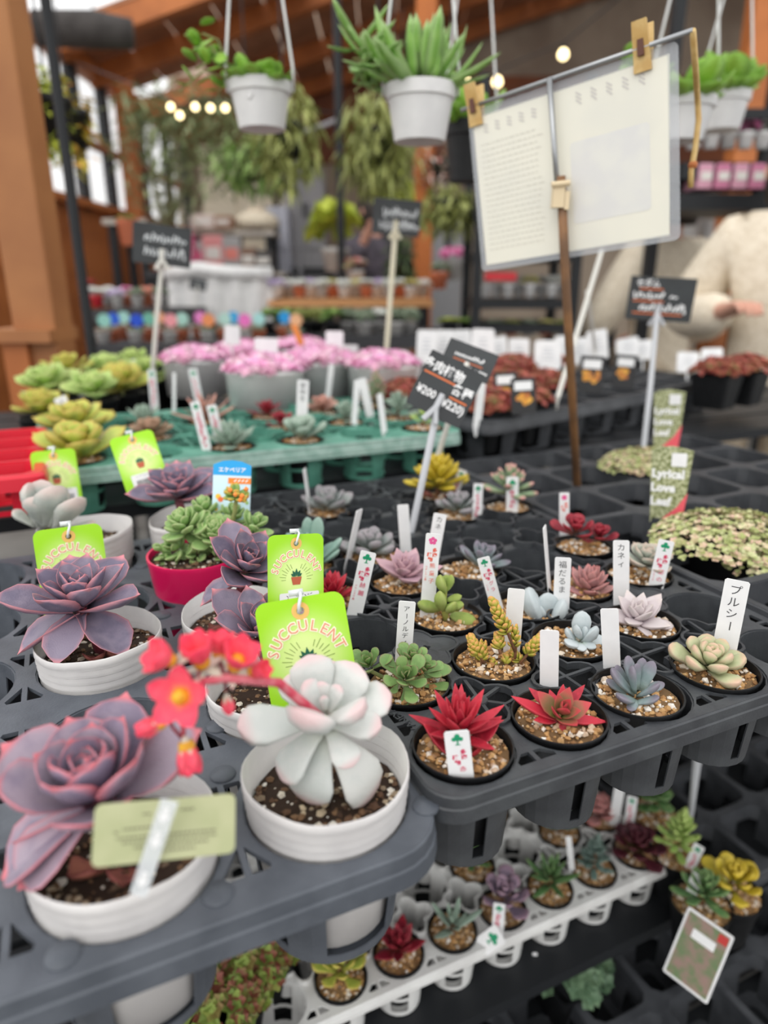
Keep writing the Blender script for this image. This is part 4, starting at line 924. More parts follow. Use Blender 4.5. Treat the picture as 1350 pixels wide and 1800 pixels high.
# ---------------------------------------------------------------- large-celled black tray to the right, with creeping sedum
DKT = mat('dark_tray_plastic', (66, 68, 72), .5, (50, 52, 56), 30, .2, 400)
LU = [.547 + .098 * i for i in range(5)]; LV = [.33 + .098 * j for j in range(6)]
tray('plant_tray', 'black tray with large square cells beside the honeycomb tray', LU, LV, ZB + .004, DKT, .044, (.0505, .0505), hole='square', edge_slots=False,
     cupk=cup_mesh('large', DKT, .044, .037, .068, square=True, strips=((0, 1, 5, 6), (7, 11, 12, 13), (17, 18, 19, 23)), top=.022), skirt=.022, corner=.012)
def clump_mesh(key, n, m, rx, ry, rz, sz, flat=.0, k5=5, seed=1):
    """mat of tiny leaf rosettes over a dome"""
    def mk():
        r2 = random.Random(seed); mb = MB()
        for i in range(n):
            a = r2.uniform(0, 6.283); q = math.sqrt(r2.random()); x, y = q * math.cos(a) * rx, q * math.sin(a) * ry
            z = rz * math.sqrt(max(0, 1 - q * q * .96)) * r2.uniform(.75, 1.05); c = r2.random()
            nn = Vec((x / rx * .7, y / ry * .7, 1)).normalized(); t = nn.orthogonal().normalized(); b = nn.cross(t); s = sz * r2.uniform(.7, 1.25)
            for k in range(k5):
                ph = 6.283 * k / k5 + i; d = (t * math.cos(ph) + b * math.sin(ph)) * .86 + nn * r2.uniform(.1, .7); e = nn.cross(d).normalized() * s * .42
                o = Vec((x, y, z)); cc = min(1, max(0, c + r2.uniform(-.12, .12)))
                mb.add([o, o + d * s * .55 + e + nn * s * .1, o + d * s, o + d * s * .55 - e + nn * s * .1, o + d * s * .5 - nn * s * .22], [(0, 1, 2, 3), (0, 4, 1), (1, 4, 2), (2, 4, 3), (3, 4, 0)], (0, 0, cc))
        return mb.mesh('foliage', m)
    return cached(('clump', key), mk)
CREEP = attr_mat('variegated_creeping_sedum', [(150, 158, 96), (176, 182, 122), (206, 206, 160), (214, 178, 160), (164, 172, 104)], .6)
def square_pot(r, s, h, m):
    mb = MB(); mb.loft([[(p[0], p[1], z) for p in rrect(2 * q, 2 * q, .008, 3)] for q, z in ((s * .78, 0), (s, h), (s * .95, h), (s * .74, .004))], True, True); mb.build('pot', m, r)
for lb, u, v, sx, px in (('creeping variegated sedum spilling out of its square pot below the coral card', .600, .455, 1.15, 0), ('creeping variegated sedum at the right end of the large-celled tray', .745, .43, 1.0, 0), ('creeping sedum around the farther foliage card', .742, .722, .9, 0)):
    p = W(u, v); r = empty('potted_creeping_sedum', (p.x, p.y, ZB - .055), YAW, lb, 'sedum', 'creeping sedums in square pots'); square_pot(r, .040, .064, BLACK)
    MB().lathe([(.001, .060), (.036, .060)], 16).build('soil', SOIL_D, r)
    o = ob('foliage', clump_mesh('creep', 900, CREEP, .075, .065, .030, .0046), r, Mat.Translation((0, 0, .056)) @ Mat.Diagonal((sx, sx * .9, 1, 1))); o['kind'] = 'stuff'
    if v < .5: 
        o = ob('trailing_foliage', clump_mesh('creep2', 600, CREEP, .065, .05, .02, .0046, seed=4), r, Mat.Translation((.02, -.050, .048))); o['kind'] = 'stuff'
# Lyrical Love Leaf cards
def lyr_mat():
    m, nt, p = _nt('foliage_card_print'); p.inputs['Roughness'].default_value = .4
    n = _noise(nt, 260); nt.links.new(_mix(nt, _ramp(nt, n.outputs[0], .4, .6), lin((116, 124, 76)), lin((186, 188, 150))), p.inputs['Base Color']); return m
LYR = lyr_mat(); CORAL = mat('coral_print', (232, 92, 104), .5)
for lb, bot, top, y0 in (('foliage card lettered Lyrical Love Leaf with a coral corner', (1172, 920), (1183, 784), .735), ('second Lyrical Love Leaf card farther back', (1172, 790), (1178, 684), .99)):
    A, B = PY(*bot, y0), PY(*top, y0 + .01); M = card_matrix(A, B, R(-10)); h = (B - A).length; w = h * .50
    t = empty('plant_card', (0, 0, 0), 0, lb, 'card', 'foliage cards'); t.matrix_basis = M
    o_ = [(-w * .42, 0), (w * .34, 0), (w * .5, h * .95), (w * .2, h * .985), (0, h), (-w * .3, h * .985), (-w * .5, h * .94)]
    ob('card_sheet', plate_mesh('card_sheet', o_, [], -.0005, .0003, LYR), t)
    mb = MB(); poly(mb, [(-w * .25, 0), (w * .34, 0), (w * .44, h * .42), (w * .2, h * .22)], .0005); mb.build('coral_corner', CORAL, t)
    mb = MB()
    for k, s_ in enumerate(('Lyrical', 'Love', 'Leaf')): put_text(mb, s_, -w * (.06 if k == 0 else .16 if k == 1 else .2), h * (.64 - .18 * k), h * .15, .0007, 0, .045)
    mb.build('lettering', PRT_WHT, t)
    mb = MB(); poly(mb, rrect(w * .36, h * .17, .001, 2, w * .18, h * .83), .0009); mb.build('price_sticker', LABW, t)

# ---------------------------------------------------------------- dark tray of red sedums, turned a little to the right
P0 = PZ(862, 742, .90); ya = R(41); ux, uy = Vec((math.cos(ya), math.sin(ya), 0)), Vec((-math.sin(ya), math.cos(ya), 0))
SU = [.056 + .098 * i for i in range(8)]; SV = [.056 + .098 * j for j in range(3)]
ct = P0 + ux * (SU[0] + SU[-1]) / 2 + uy * (SV[0] + SV[-1]) / 2
tray('plant_tray', 'black tray of reddish sedums with black picture cards', SU, SV, .90, DKT, .044, (.053, .053), origin=ct, yaw=ya, hole='square', edge_slots=False,
     cupk=cup_mesh('large', DKT, .044, .037, .068), skirt=.022, corner=.014)
REDS = attr_mat('red_sedum', [(150, 62, 62), (176, 84, 74), (146, 108, 70), (190, 104, 88), (128, 56, 54), (140, 130, 76)], .6)
CLR = clump_mesh('reds', 360, REDS, .050, .050, .034, .0082, k5=6, seed=2)
def sedum_at(lb, p, z=.90):
    r = empty('potted_red_sedum', (p.x, p.y, z - .06), ya, lb, 'sedum', 'red sedums in the dark tray'); square_pot(r, .040, .068, BLACK)
    o = ob('foliage', CLR, r, Mat.Translation((0, 0, .062)) @ Mat.Rotation(rnd.uniform(0, 6), 4, 'Z') @ Mat.Scale(rnd.uniform(.95, 1.12), 4)); o['kind'] = 'stuff'; return r
for i, j in ((0, 0), (1, 0), (0, 1), (1, 1), (2, 1), (0, 2), (1, 2), (2, 2), (3, 2), (3, 1)):
    sedum_at('mound of reddish sedum ' + {(0, 0): 'at the dark tray corner beside the price cards', (1, 0): 'carrying the front black picture card', (0, 1): 'behind the corner mound in the dark tray', (1, 1): 'in the second row behind the front picture card', (2, 1): 'beside the foot of the leaning pale rod', (0, 2): 'in the back row close to the pink blossom', (1, 2): 'in the back row under the white name cards', (2, 2): 'in the back row just behind the steel pole', (3, 2): 'in the back row with the farthest picture card', (3, 1): 'next to empty cells of the dark tray'}[(i, j)], P0 + ux * SU[i] + uy * SV[j])
for px, py, lb in ((1262, 655, 'reddish sedum mound in front of the cream hooded coat'), (1310, 650, 'last reddish sedum mound at the far end of the row'), (960, 640, 'reddish sedum mound far behind the dark tray by the steel pole'), (900, 648, 'reddish sedum mound far behind the tilted second price card')):
    p = PZ(px, py, .93); sedum_at(lb, p, .92)
PIC = attr_mat('orange_photo_print', [(214, 140, 40), (232, 176, 70), (180, 90, 40)], .5)
for lb, bot, top, y0 in (('black picture card with orange flowers standing at the tray corner', (921, 728), (919, 664), 1.06), ('black picture card half hidden behind the corner one', (890, 716), (888, 654), 1.12), ('black picture card beside the steel pole', (1036, 690), (1043, 626), 1.25), ('black picture card among the far red sedums', (1094, 682), (1102, 624), 1.32)):
    A, B = PY(*bot, y0), PY(*top, y0 + .012); M = card_matrix(A, B, R(8)); h = (B - A).length; w = h * .68
    t = empty('picture_card', (0, 0, 0), 0, lb, 'card', 'black picture cards'); t.matrix_basis = M
    ob('card_sheet', plate_mesh('card_sheet', rrect(w, h, .003, 3, 0, h / 2), [], -.0006, .0004, mat('black_card', (30, 30, 32), .5)), t)
    mb = MB(); poly(mb, [(-w * .36, h * .66), (w * .36, h * .66), (w * .36, h * .9), (-w * .36, h * .9)], .0006); mb.build('white_panel', PRT_WHT, t)
    mb = MB(); rr = random.Random(int(bot[0]))
    for k in range(16): mb.add([(q[0], q[1], .0006 + k * 1e-5) for q in circ(rr.uniform(-.28, .28) * w, rr.uniform(.3, .56) * h, w * .11, 7)], [tuple(range(7))], (0, 0, rr.random()))
    mb.build('flower_photo', PIC, t)
# white name cards behind the sedums
for k, (px, py, wpx, hpx, y0) in enumerate(((748, 640, 34, 60, 1.55), (778, 638, 32, 58, 1.6), (812, 640, 34, 60, 1.65), (848, 640, 40, 62, 1.5), (878, 642, 30, 50, 1.6), (912, 645, 36, 50, 1.6), (962, 650, 46, 52, 1.5), (990, 640, 34, 50, 1.7), (1022, 640, 34, 46, 1.7), (1052, 632, 34, 52, 1.6), (1104, 630, 38, 36, 1.8), (1130, 632, 30, 34, 1.8), (1208, 655, 36, 36, 1.6), (1250, 648, 34, 36, 1.7))):
    A, B = PY(px, py, y0), PY(px + rnd.uniform(-4, 4), py - hpx, y0 + .02); M = card_matrix(A, B, R(rnd.uniform(-14, 14))); h = (B - A).length; w = wpx / 1200 * y0
    t = empty('name_card', (0, 0, 0), 0, 'plain white name card ' + ['at the start of the row over the green tray', 'second along behind the price cards', 'third along behind the price cards', 'right behind the tilted second price card', 'narrow and short beside the tilted price card', 'before the black flower rack', 'the widest one next to the steel pole', 'half hidden by the steel pole', 'small one just past the steel pole', 'tall one under the crossed pale rods', 'by the cream fleece elbow', 'narrow one below the cream fleece sleeve', 'beside the handwritten セダム card stick', 'at the foot of the cream hooded coat'][k], 'card', 'white name cards behind the sedums'); t.matrix_basis = M
    ob('card_sheet', plate_mesh('card_sheet', rrect(w, h, w * .12, 3, 0, h / 2), [], -.0006, .0004, LABW), t)
    mb = MB()
    for q in range(4): line(mb, -w * .2, h * (.72 - .12 * q), w * .2, h * (.72 - .12 * q), h * .025, .0006)
    mb.build('small_print', mat('pale_grey_ink', (176, 180, 186), .7), t); MB().box((0, -.03, 0), (.004, .08, .001)).build('spike', LABW, t)

# ---------------------------------------------------------------- pots of pink flowers
PINKF = attr_mat('pink_blossom', [(232, 164, 206), (240, 190, 220), (228, 146, 192), (244, 222, 230), (206, 160, 176), (238, 180, 208)], .6)
CLP = clump_mesh('pinkf', 330, PINKF, .075, .075, .030, .0125, k5=5, seed=6)
for lb, px, py, y0, s in (('white pot heaped with pink blossom behind the far end of the green tray', 345, 625, 1.44, 1.0), ('white pot heaped with pink blossom, second in the row', 425, 625, 1.56, 1.0), ('white pot of pink blossom in front of the orange stake', 560, 628, 1.40, 1.05), ('white pot of pink blossom nearest the green tray', 465, 655, 1.26, 1.05), ('white pot of pink blossom under the tall stick of the price card', 672, 645, 1.34, 1.0), ('white pot of pink blossom at the back of the group', 525, 600, 1.66, 1.0)):
    p = PY(px, 500 + 185 / y0, y0); r = empty('potted_pink_flowers', (p.x, p.y, p.z - .075 * s), 0, lb, 'flowers', 'pots of pink blossom')
    mb = MB(); mb.lathe([(.063 * s, 0), (.067 * s, .066 * s), (.070 * s, .068 * s), (.070 * s, .075 * s), (.064 * s, .075 * s), (.06 * s, .06 * s), (.058 * s, .004)], 20, True, True); mb.build("pot", WHITE, r, None, True)
    o = ob('blossom', CLP, r, Mat.Translation((0, 0, .068 * s)) @ Mat.Rotation(rnd.uniform(0, 6), 4, 'Z') @ Mat.Scale(s * .93, 4)); o['kind'] = 'stuff'
for k, (px, py, wp, hp, y0, m_) in enumerate(((408, 606, 26, 34, 1.45, LABW), (468, 628, 40, 34, 1.3, LABW), (588, 622, 30, 40, 1.42, LABW), (616, 640, 26, 34, 1.5, LABW), (530, 605, 22, 34, 1.5, mat('orange_stake', (226, 134, 60), .5)))):
    A, B = PY(px, py, y0), PY(px - (14 if k == 4 else 0), py - hp, y0); M = card_matrix(A, B, 0); h = (B - A).length; w = wp / 1200 * y0 * (.5 if k == 4 else 1)
    t = empty('name_card', (0, 0, 0), 0, ['white card among the pink blossom, first pot', 'wide white card in front of the second pink blossom pot', 'white card behind the pink blossom beside the orange stake', 'white card between the two groups of pink blossom', 'orange stake leaning out of the pink blossom'][k], 'card'); t.matrix_basis = M
    ob('card_sheet', plate_mesh('card_sheet', rrect(w, h, w * .1, 2, 0, h / 2), [], -.0006, .0004, m_), t); MB().box((0, -.02, 0), (.004, .06, .001)).build('spike', m_, t)
# leafy green rosettes at the far left
for k, (px, py, y0, m_, sh, rad) in enumerate(((85, 680, 1.25, L_LG, 'ech', .06), (120, 655, 1.42, L_YG, 'spoon', .06), (215, 680, 1.30, L_YG, 'ech', .065), (165, 690, 1.20, L_LG, 'ech', .055), (260, 662, 1.45, L_LG, 'spoon', .06), (310, 655, 1.5, L_LG, 'spoon', .055), (190, 655, 1.5, L_LG, 'ech', .06), (75, 720, 1.15, L_YG, 'ech', .05), (235, 645, 1.6, L_LG, 'spoon', .06))):
    p = PY(px, py, y0); r = empty('potted_green_rosette', (p.x, p.y, p.z - .075), 0, ['pale green broad rosette behind the red crate', 'olive spoon-leaved rosette at the foot of the wooden post', 'large lime rosette near the white upturned leaf', 'light green rosette behind the tawny one', 'bright green spoon-leaved rosette under the grey price card', 'light green rosette next to the first pink blossom pot', 'light green broad rosette between the olive and bright ones', 'yellow green rosette just over the red crate', 'bright green rosette at the back of the leafy group'][k], 'succulent', 'leafy green rosettes')
    mb = MB(); mb.lathe([(.03, 0), (.04, .062), (.042, .064), (.038, .064), (.028, .003)], 18, True, True); mb.build('pot', BLACK, r, None, True)
    rosette(r, LS(sh, m_, .25), 20, Vec((0, 0, .078)), rad, 6, 72, .45, .1, .3, (10, 0), rnd.uniform(0, 6), .9, 1.1, 1.1); stem(r, (0, 0, .04), (0, 0, .078), .004, .003, STEMG)
for lb, b_, t_, y0, w in (('white label among the lime rosettes', (155, 700), (150, 660), 1.25, .03), ('white label at the back of the leafy group', (238, 660), (240, 632), 1.5, .02)):
    stake(lb, b_, t_, w, None, 'blank', y0=y0)
# ---------------------------------------------------------------- white tray on the low shelf
WU = [.625 - .0725 * i for i in range(7, -1, -1)]; WV = [.535 + .0725 * j for j in range(5)]
tray('plant_tray', 'white honeycomb tray with windowed cups on the low shelf', WU, WV, ZW, TRAYW, .0312, (.036, .036), webs=lambda i, j: rnd.choice(['open', 'cross', 'solid', 'open']),
     cupk=cup_mesh('white', TRAYW, .0312, .0262, .064, midring=True, top=.008), skirt=.012)
def wp(name, label, i, j, m_, sh, n, rad, e0=8, e1=76, dz=.3, h=.012, th=.4, tilt=(4, 0)):
    p = W(.625 - .0725 * i, .535 + .0725 * j); r, s = potted(name, label, 'black6', p.x, p.y, ZW + .004, drop=.005)
    rosette(r, LS(sh, m_, th), n, s + Vec((0, 0, h)), rad, e0, e1, .45, .12, dz, tilt, rnd.uniform(0, 6), .9, 1.15 if sh != 'ech' else .85, 1.15); stem(r, s - Vec((0, 0, .004)), s + Vec((0, 0, h)), .003, .002, STEMB); return r
L_BLK = leaf_mat('black_red_leaf', (58, 22, 34), (76, 26, 38), (70, 24, 36), (96, 40, 48), root=(110, 120, 60)); L_MAUV = leaf_mat('mauve_leaf', (146, 128, 146), (130, 116, 136), (168, 130, 146), (176, 140, 150), .6, .5, .5)
L_TEAL = leaf_mat('teal_leaf', (112, 136, 128), (96, 122, 112), (128, 140, 132), (130, 146, 138)); L_MG = leaf_mat('mid_green_leaf', (96, 134, 84), (78, 116, 66), (120, 140, 84), (120, 146, 96))
wp('potted_aeonium', 'near-black aeonium rosette at the end of the white tray', 0, 0, L_BLK, 'spoon', 26, .040, 0, 74)
wp('potted_sedum', 'bushy grey green sedum in the white tray next to the black rosette', 1, 0, L_TEAL, 'club', 46, .024, -5, 84, 2.2, .03)
wp('potted_echeveria', 'open green rosette with a bright heart in the white tray', 2, 0, L_MG, 'strap', 20, .040, 8, 76, .6, .022)
wp('potted_echeveria', 'mauve open rosette behind a printed label in the white tray', 3, 0, L_MAUV, 'spoon', 16, .040, 16, 74, .3, .02)
wp('potted_pachyphytum', 'grey green upright leaves in the white tray beside bare brown soil', 4, 0, L_AGV, 'strap', 12, .042, 24, 80)
wp('potted_red_crassula', 'dark red spiky rosette at the front of the white tray', 5, 0, L_DRED, 'point', 16, .038, 8, 76)
wp('potted_sedum', 'yellow green leafy sedum at the front of the white tray', 6, 0, L_YG, 'spoon', 24, .034, 4, 76, .8, .02)
wp('potted_sedum', 'dense green tufted succulent in the middle of the white tray', 3, 1, L_MG, 'club', 40, .024, 0, 84, 1.6, .028)
wp('potted_crassula', 'blue green pointed rosette near the white edge-on label', 1, 1, L_TEAL, 'point', 20, .032, 12, 80, .6, .02)
wp('potted_echeveria', 'rosy grey rosette at the back of the white tray', 0, 1, L_ROSE, 'ech', 16, .034)
wp('potted_crassula', 'small tawny succulent deep inside the white tray', 2, 2, L_BRN, 'fat', 14, .026)
wp('potted_echeveria', 'dusky pink rosette under the hanging black cups', 0, 2, L_MAUV, 'ech', 14, .034)
wp('potted_haworthia', 'grey green spiky rosette under the hanging black cups', 1, 2, L_AGV, 'point', 18, .034)
zl = ZW
for q in (('printed label before the mauve open rosette', (874, 1648), (878, 1588), .0140, zl, 'far'), ('narrow white label seen edge-on in the white tray', (1006, 1532), (999, 1470), .0075, zl, 'blank'), ('printed label at the back of the white tray', (1104, 1460), (1112, 1400), .014, zl, 'far'),
          ('grey blank label at the back of the white tray', (1078, 1452), (1090, 1382), .014, zl, 'blank'), ('white card with faint green print on the rim of the white tray', (850, 1662), (880, 1640), .022, zl, 'far'),
          ('printed label leaning in the sprawling green plant pot', (1210, 1528), (1230, 1486), .0135, zl, 'far'), ('blank white label hanging under the dark lower tray', (1212, 1580), (1226, 1536), .013, zl, 'blank'), ('white stick label hidden in the dark under the tray', (945, 1718), (940, 1675), .006, .25, 'blank')):
    stake(*q)
MB().tube([PZ(1212, 1450, .34), PY(1226, 1332, PZ(1212, 1450, .34).y)], [.0035, .006], 8).build('plant_stick', mat('grey_white_stick', (190, 192, 196), .5))
tag(bpy.data.objects['plant_stick'], 'pale tapering stick standing in the dark beyond the white tray', 'stick')
# dark tray to its right with leafy pots
XU = [.735 + .098 * i for i in range(7)]; XV = [.50 + .098 * j for j in range(6)]
tray('plant_tray', 'dark tray on the low shelf beside the white one', XU, XV, ZW - .012, DKT, .044, (.053, .053), hole='square', edge_slots=False, cupk=cup_mesh('large', DKT, .044, .037, .068), skirt=.02)
for lb, px, py, m_, sh, n, rad, e0, e1, dz in (('bushy bright green finger plant in the dark lower tray', 1190, 1500, L_LG, 'club', 50, .030, 0, 85, 2.0), ('jade-like round-leaved green plant in the dark lower tray', 1150, 1432, L_MG, 'oval', 36, .024, -10, 80, 2.4),
        ('golden leaved succulent at the end of the dark lower tray', 1285, 1570, L_YEL, 'spoon', 22, .040, 4, 76, .5), ('mid green rosette below the golden one', 1232, 1590, L_MG, 'club', 30, .034, 0, 80, .8)):
    p = PZ(px, py, ZW); r, s = potted('potted_succulent', lb, 'black6', p.x, p.y, ZW + .004, drop=.005, sc=1.25); rosette(r, LS(sh, m_, .5), n, s + Vec((0, 0, .014 + .012 * dz)), rad, e0, e1, .5, .2, dz, (4, 0), rnd.uniform(0, 6), .8, 1.2, 1.2); stem(r, s, s + Vec((0, 0, .014)), .003, .002, STEMB)
A, B = PY(1203, 1735, .60), PY(1250, 1620, .62); M = card_matrix(A, B, R(-8)); h = (B - A).length; w = h * .62
t = empty('photo_card', (0, 0, 0), 0, 'glossy photo card of a green and red plant with a white sticker', 'card'); t.matrix_basis = M
ob('card_sheet', plate_mesh('card_sheet', rrect(w, h, .002, 2, 0, h / 2), [], -.0006, .0004, LABW), t)
mb = MB(); poly(mb, rrect(w * .9, h * .93, .001, 2, 0, h / 2), .0006); mb.build('plant_photo', mat('plant_photo_print', (150, 122, 112), .35, (104, 124, 84), 70), t)
mb = MB(); poly(mb, rrect(w * .5, h * .13, .001, 2, 0, h * .72), .0009); mb.build('price_sticker', LABW, t)
mb = MB(); poly(mb, rrect(w * .2, h * .12, .001, 2, w * .33, h * .88), .0008); mb.build('red_corner', mat('red_corner_print', (190, 50, 46), .5), t)
# green and red sedum mat at the front of the low shelf
GRS = attr_mat('green_red_sedum', [(112, 134, 58), (134, 152, 66), (92, 112, 50), (140, 84, 62), (120, 60, 50), (150, 160, 80)], .6); CLG = clump_mesh('grs', 260, GRS, .052, .052, .036, .011, k5=6, seed=9)
for lb, px, py, z in (('mat of green and red sedum below the grey tray', 440, 1668, .37), ('second mat of green and red sedum by the first', 385, 1745, .36), ('small green sedum mat in the dark under the white tray', 1000, 1700, .20)):
    p = PZ(px, py, z); r = empty('potted_sedum_mat', (p.x, p.y, z - .07), YAW, lb, 'sedum', 'sedum mats on the low shelf'); square_pot(r, .042, .070, BLACK)
    o = ob('foliage', CLG if z > .3 else clump_mesh('tealmat', 200, attr_mat('teal_sedum', [(84, 112, 84), (110, 136, 104), (70, 96, 72)]), .05, .05, .036, .012, seed=12), r, Mat.Translation((0, 0, .066)) @ Mat.Scale(1.05, 4)); o['kind'] = 'stuff'
QU = [.36 + .098 * i for i in range(9)]; QV = [.40 + .098 * j for j in range(6)]
tray('plant_tray', 'black square-celled tray standing low in the dark under the white one', QU, QV, .19, DKT, .044, (.053, .053), hole='square', edge_slots=False, cupk=cup_mesh('large', DKT, .044, .037, .068), skirt=.02)
bench('display_shelf', 'lowest black slatted shelf near the floor', -.3, 1.65, .34, 1.3, .12)
# ---------------------------------------------------------------- price cards on sticks
SLATE = mat('slate_card', (52, 56, 58), .6, (46, 48, 50), 20); STICKW = mat('white_stick', (222, 220, 212), .5); SCRIB = mat('chalk_scribble', (206, 210, 212), .7)
def price_card(label, cc, w, h, rot, y0, foot, yf, text, lean=.01, yaw=0.0, m=SLATE, lsize=.16, stickm=STICKW, r=.0035):
    """card centred on pixel cc, turned in its plane by rot, on a stick that reaches down to pixel foot"""
    cpt = PY(*cc, y0); up = Vec((0, math.sin(lean * 4), 1)).normalized(); M0 = card_matrix(cpt - up * .01, cpt + up * .01, yaw)
    M = Mat.Translation(cpt) @ M0.to_3x3().to_4x4() @ Mat.Rotation(rot, 4, 'Z')
    t = empty('price_card', (0, 0, 0), 0, label, 'sign'); t.matrix_basis = M
    ob('card_sheet', plate_mesh('card_sheet', rrect(w, h, .0015, 2), [], -.001, .0005, m), t)
    mb = MB(); mo = MB()
    for kind, s, x, y, sz in text:
        if kind == 't': put_text(mb, s, x * w, y * h, sz * h, .0008, 0, .02, .9)
        elif kind == 's':
            rr = random.Random(hash((x, y)) % 99 if False else int((x + 1) * 37 + (y + 1) * 91)); q = x
            while q < s:
                a = rr.uniform(-1, 1); line(mb, q * w, (y + sz * .4 * a) * h, (q + .03) * w, (y - sz * .5 * a) * h, h * .035, .0008); line(mb, q * w, (y - sz * .3) * h, (q + .05) * w, (y - sz * .3 * a) * h, h * .03, .0008); q += .06
        else: line(mo, x * w, y * h, s * w, y * h + (sz * h), h * .03, .0008)
    if mb.v: mb.build('chalk_writing', PRT_WHT if lsize > .1 else SCRIB, t)
    if mo.v: mo.build('orange_underline', mat('orange_chalk', (220, 116, 64), .7), t)
    F = PY(*foot, yf); top = cpt + up * 0 - (M.to_3x3() @ Vec((0, h * .2, 0)))
    n = (M.to_3x3() @ Vec((0, 0, 1))) * .0
    mb = MB(); mb.tube([F, F.lerp(top, .5), top - up * 0 + Vec((0, .006, 0))], r, 8); o = mb.build('stick', stickm, t); o.matrix_basis = M.inverted()
    mb = MB(); mb.tube([(-.10 * w, -.62 * h, .002), (0, -.35 * h, .003), (0, -.1 * h, .002)], r * .9, 6); mb.tube([(.12 * w, -.60 * h, .002), (0, -.35 * h, .003)], r * .8, 6); mb.build('clip_prong', stickm, t)
    return t
price_card('dark price card handwritten 多肉植物 各種 ¥200 on a white stick', (783, 684), .064, .063, R(-27), .74, (712, 985), .70,
    [('t', '多肉植物', -.16, .27, .21), ('t', '各種', .28, .06, .21), ('t', '¥200', -.27, -.18, .19), ('t', '(¥220)', .22, -.22, .20), ('o', -.0 + .12, -.46, .13, 0), ('o', .44, .12, -.09, 0)], lean=.06, stickm=mat('grey_white_stick', (190, 192, 196), .5), r=.0038)
price_card('second dark price card tilted behind the 多肉植物 card', (824, 634), .060, .036, R(-24), .80, (770, 800), .84, [('s', .3, -.3, .1, .22), ('o', .3, -.3, -.08, 0), ('s', .4, -.1, -.25, .2)], lean=.12)
price_card('grey price card on a pale stick behind the leafy green rosettes', (285, 431), .105, .072, R(-6), 1.38, (268, 655), 1.40, [('s', .4, -.3, .16, .3), ('s', .4, -.3, -.18, .34)], lsize=.05, r=.0045)
price_card('grey price card on a tall pale stick above the pink blossom', (697, 382), .100, .070, R(-5), 1.55, (679, 620), 1.5, [('s', .42, -.28, .12, .34), ('s', .44, -.34, -.22, .36)], lsize=.05, stickm=mat('cream_stick', (214, 208, 184), .5), r=.0052)
price_card('dark price card handwritten セダム over the creeping sedum', (1161, 526), .104, .070, R(-4), 1.2, (1128, 818), 1.02, [('t', 'セダム', -.22, .34, .2), ('o', .02, -.34, .22, 0), ('s', .05, -.42, .08, .2), ('s', .24, .14, .06, .1), ('o', .05, -.42, -.06, 0), ('s', .4, -.3, -.2, .24), ('o', .36, -.4, -.34, 0)], stickm=mat('grey_white_stick', (190, 192, 196), .5), r=.0042)
for lb, a, b, y0, y1, r in (('pale plastic rod leaning across the steel pole', (1058, 440), (980, 700), 1.35, 1.15, .0042), ('pale plastic rod crossing the leaning one', (1032, 512), (1046, 612), 1.5, 1.6, .004)):
    P1, P2 = PY(*a, y0), PY(*b, y1); o = empty('plastic_rod', P2, 0, lb, 'rod'); MB().tube([Vec((0, 0, 0)), P1 - P2], r, 8).build('rod', STICKW, o); MB().tube([(0, 0, -.02), (0, 0, .004)], [.0005, r], 8).build('tip', STICKW, o)

# ---------------------------------------------------------------- laminated notice on its steel stand
YL, YR = .88, .735
TL, BL, BR, TR = PY(833, 202, YL), PY(848, 478, YL), PY(1196, 421, YR), PY(1196, 108, YR)
xx = (BR - BL); wN = xx.length; xx.normalize(); yy = (TL - BL); yy = (yy - xx * yy.dot(xx)); hN = yy.length; yy.normalize(); zz = xx.cross(yy)
MN = Mat(((xx.x, yy.x, zz.x, BL.x), (xx.y, yy.y, zz.y, BL.y), (xx.z, yy.z, zz.z, BL.z), (0, 0, 0, 1)))
t = empty('laminated_notice', (0, 0, 0), 0, 'back of a yellowed laminated paper notice clipped to the wire crossbar', 'sign'); t.matrix_basis = MN
hN *= 1.03
def paper_mat():
    m, nt, p = _nt('yellowed_paper'); p.inputs['Roughness'].default_value = .35
    n = _noise(nt, 12); c = _mix(nt, _ramp(nt, n.outputs[0], .35, .7), lin((234, 231, 216)), lin((226, 224, 212))); nt.links.new(c, p.inputs['Base Color']); return m
ob('paper', plate_mesh('paper', [(wN * .03, hN * .04), (wN * .955, hN * .03), (wN * .965, hN * .95), (wN * .02, hN * .95)], [], -.0003, .0003, paper_mat()), t)
def film_mat():
    m, nt, p = _nt('clear_film'); p.inputs['Roughness'].default_value = .12; p.inputs['Base Color'].default_value = lin((205, 208, 212)); p.inputs['Alpha'].default_value = .34; return m
ob('film', plate_mesh('film', rrect(wN, hN, .006, 4, wN / 2, hN / 2), [rrect(wN * .93, hN * .905, .001, 1, wN * .4925, hN * .493)], -.0005, .0005, film_mat()), t)
mb = MB(); rr = random.Random(8)
for k in range(20):
    y = hN * (.78 - .034 * k); x = wN * .06
    while x < wN * .36: w_ = rr.uniform(.01, .03) * wN; line(mb, x, y, x + w_, y, .0011, .0006); x += w_ + wN * .008
mb.build('showing_through_print', mat('faint_print', (214, 211, 198), .6), t)
mb = MB()
for k in range(5):
    for q in range(3): line(mb, wN * (.08 + .065 * k), hN * (.90 - .02 * q), wN * (.105 + .065 * k), hN * (.885 - .02 * q), .0016, .0006)
for k in range(5):
    for q in range(3): line(mb, wN * (.56 + .07 * k), hN * (.91 - .02 * q), wN * (.585 + .07 * k), hN * (.885 - .022 * q), .0016, .0006)
mb.build('showing_through_heading', mat('faint_heading', (204, 200, 194), .6), t)
mb = MB(); poly(mb, rrect(wN * .36, hN * .46, .004, 3, wN * .70, hN * .42), .0005); mb.build('showing_through_picture', mat('faint_picture', (220, 219, 216), .6, (226, 225, 218), 30), t)
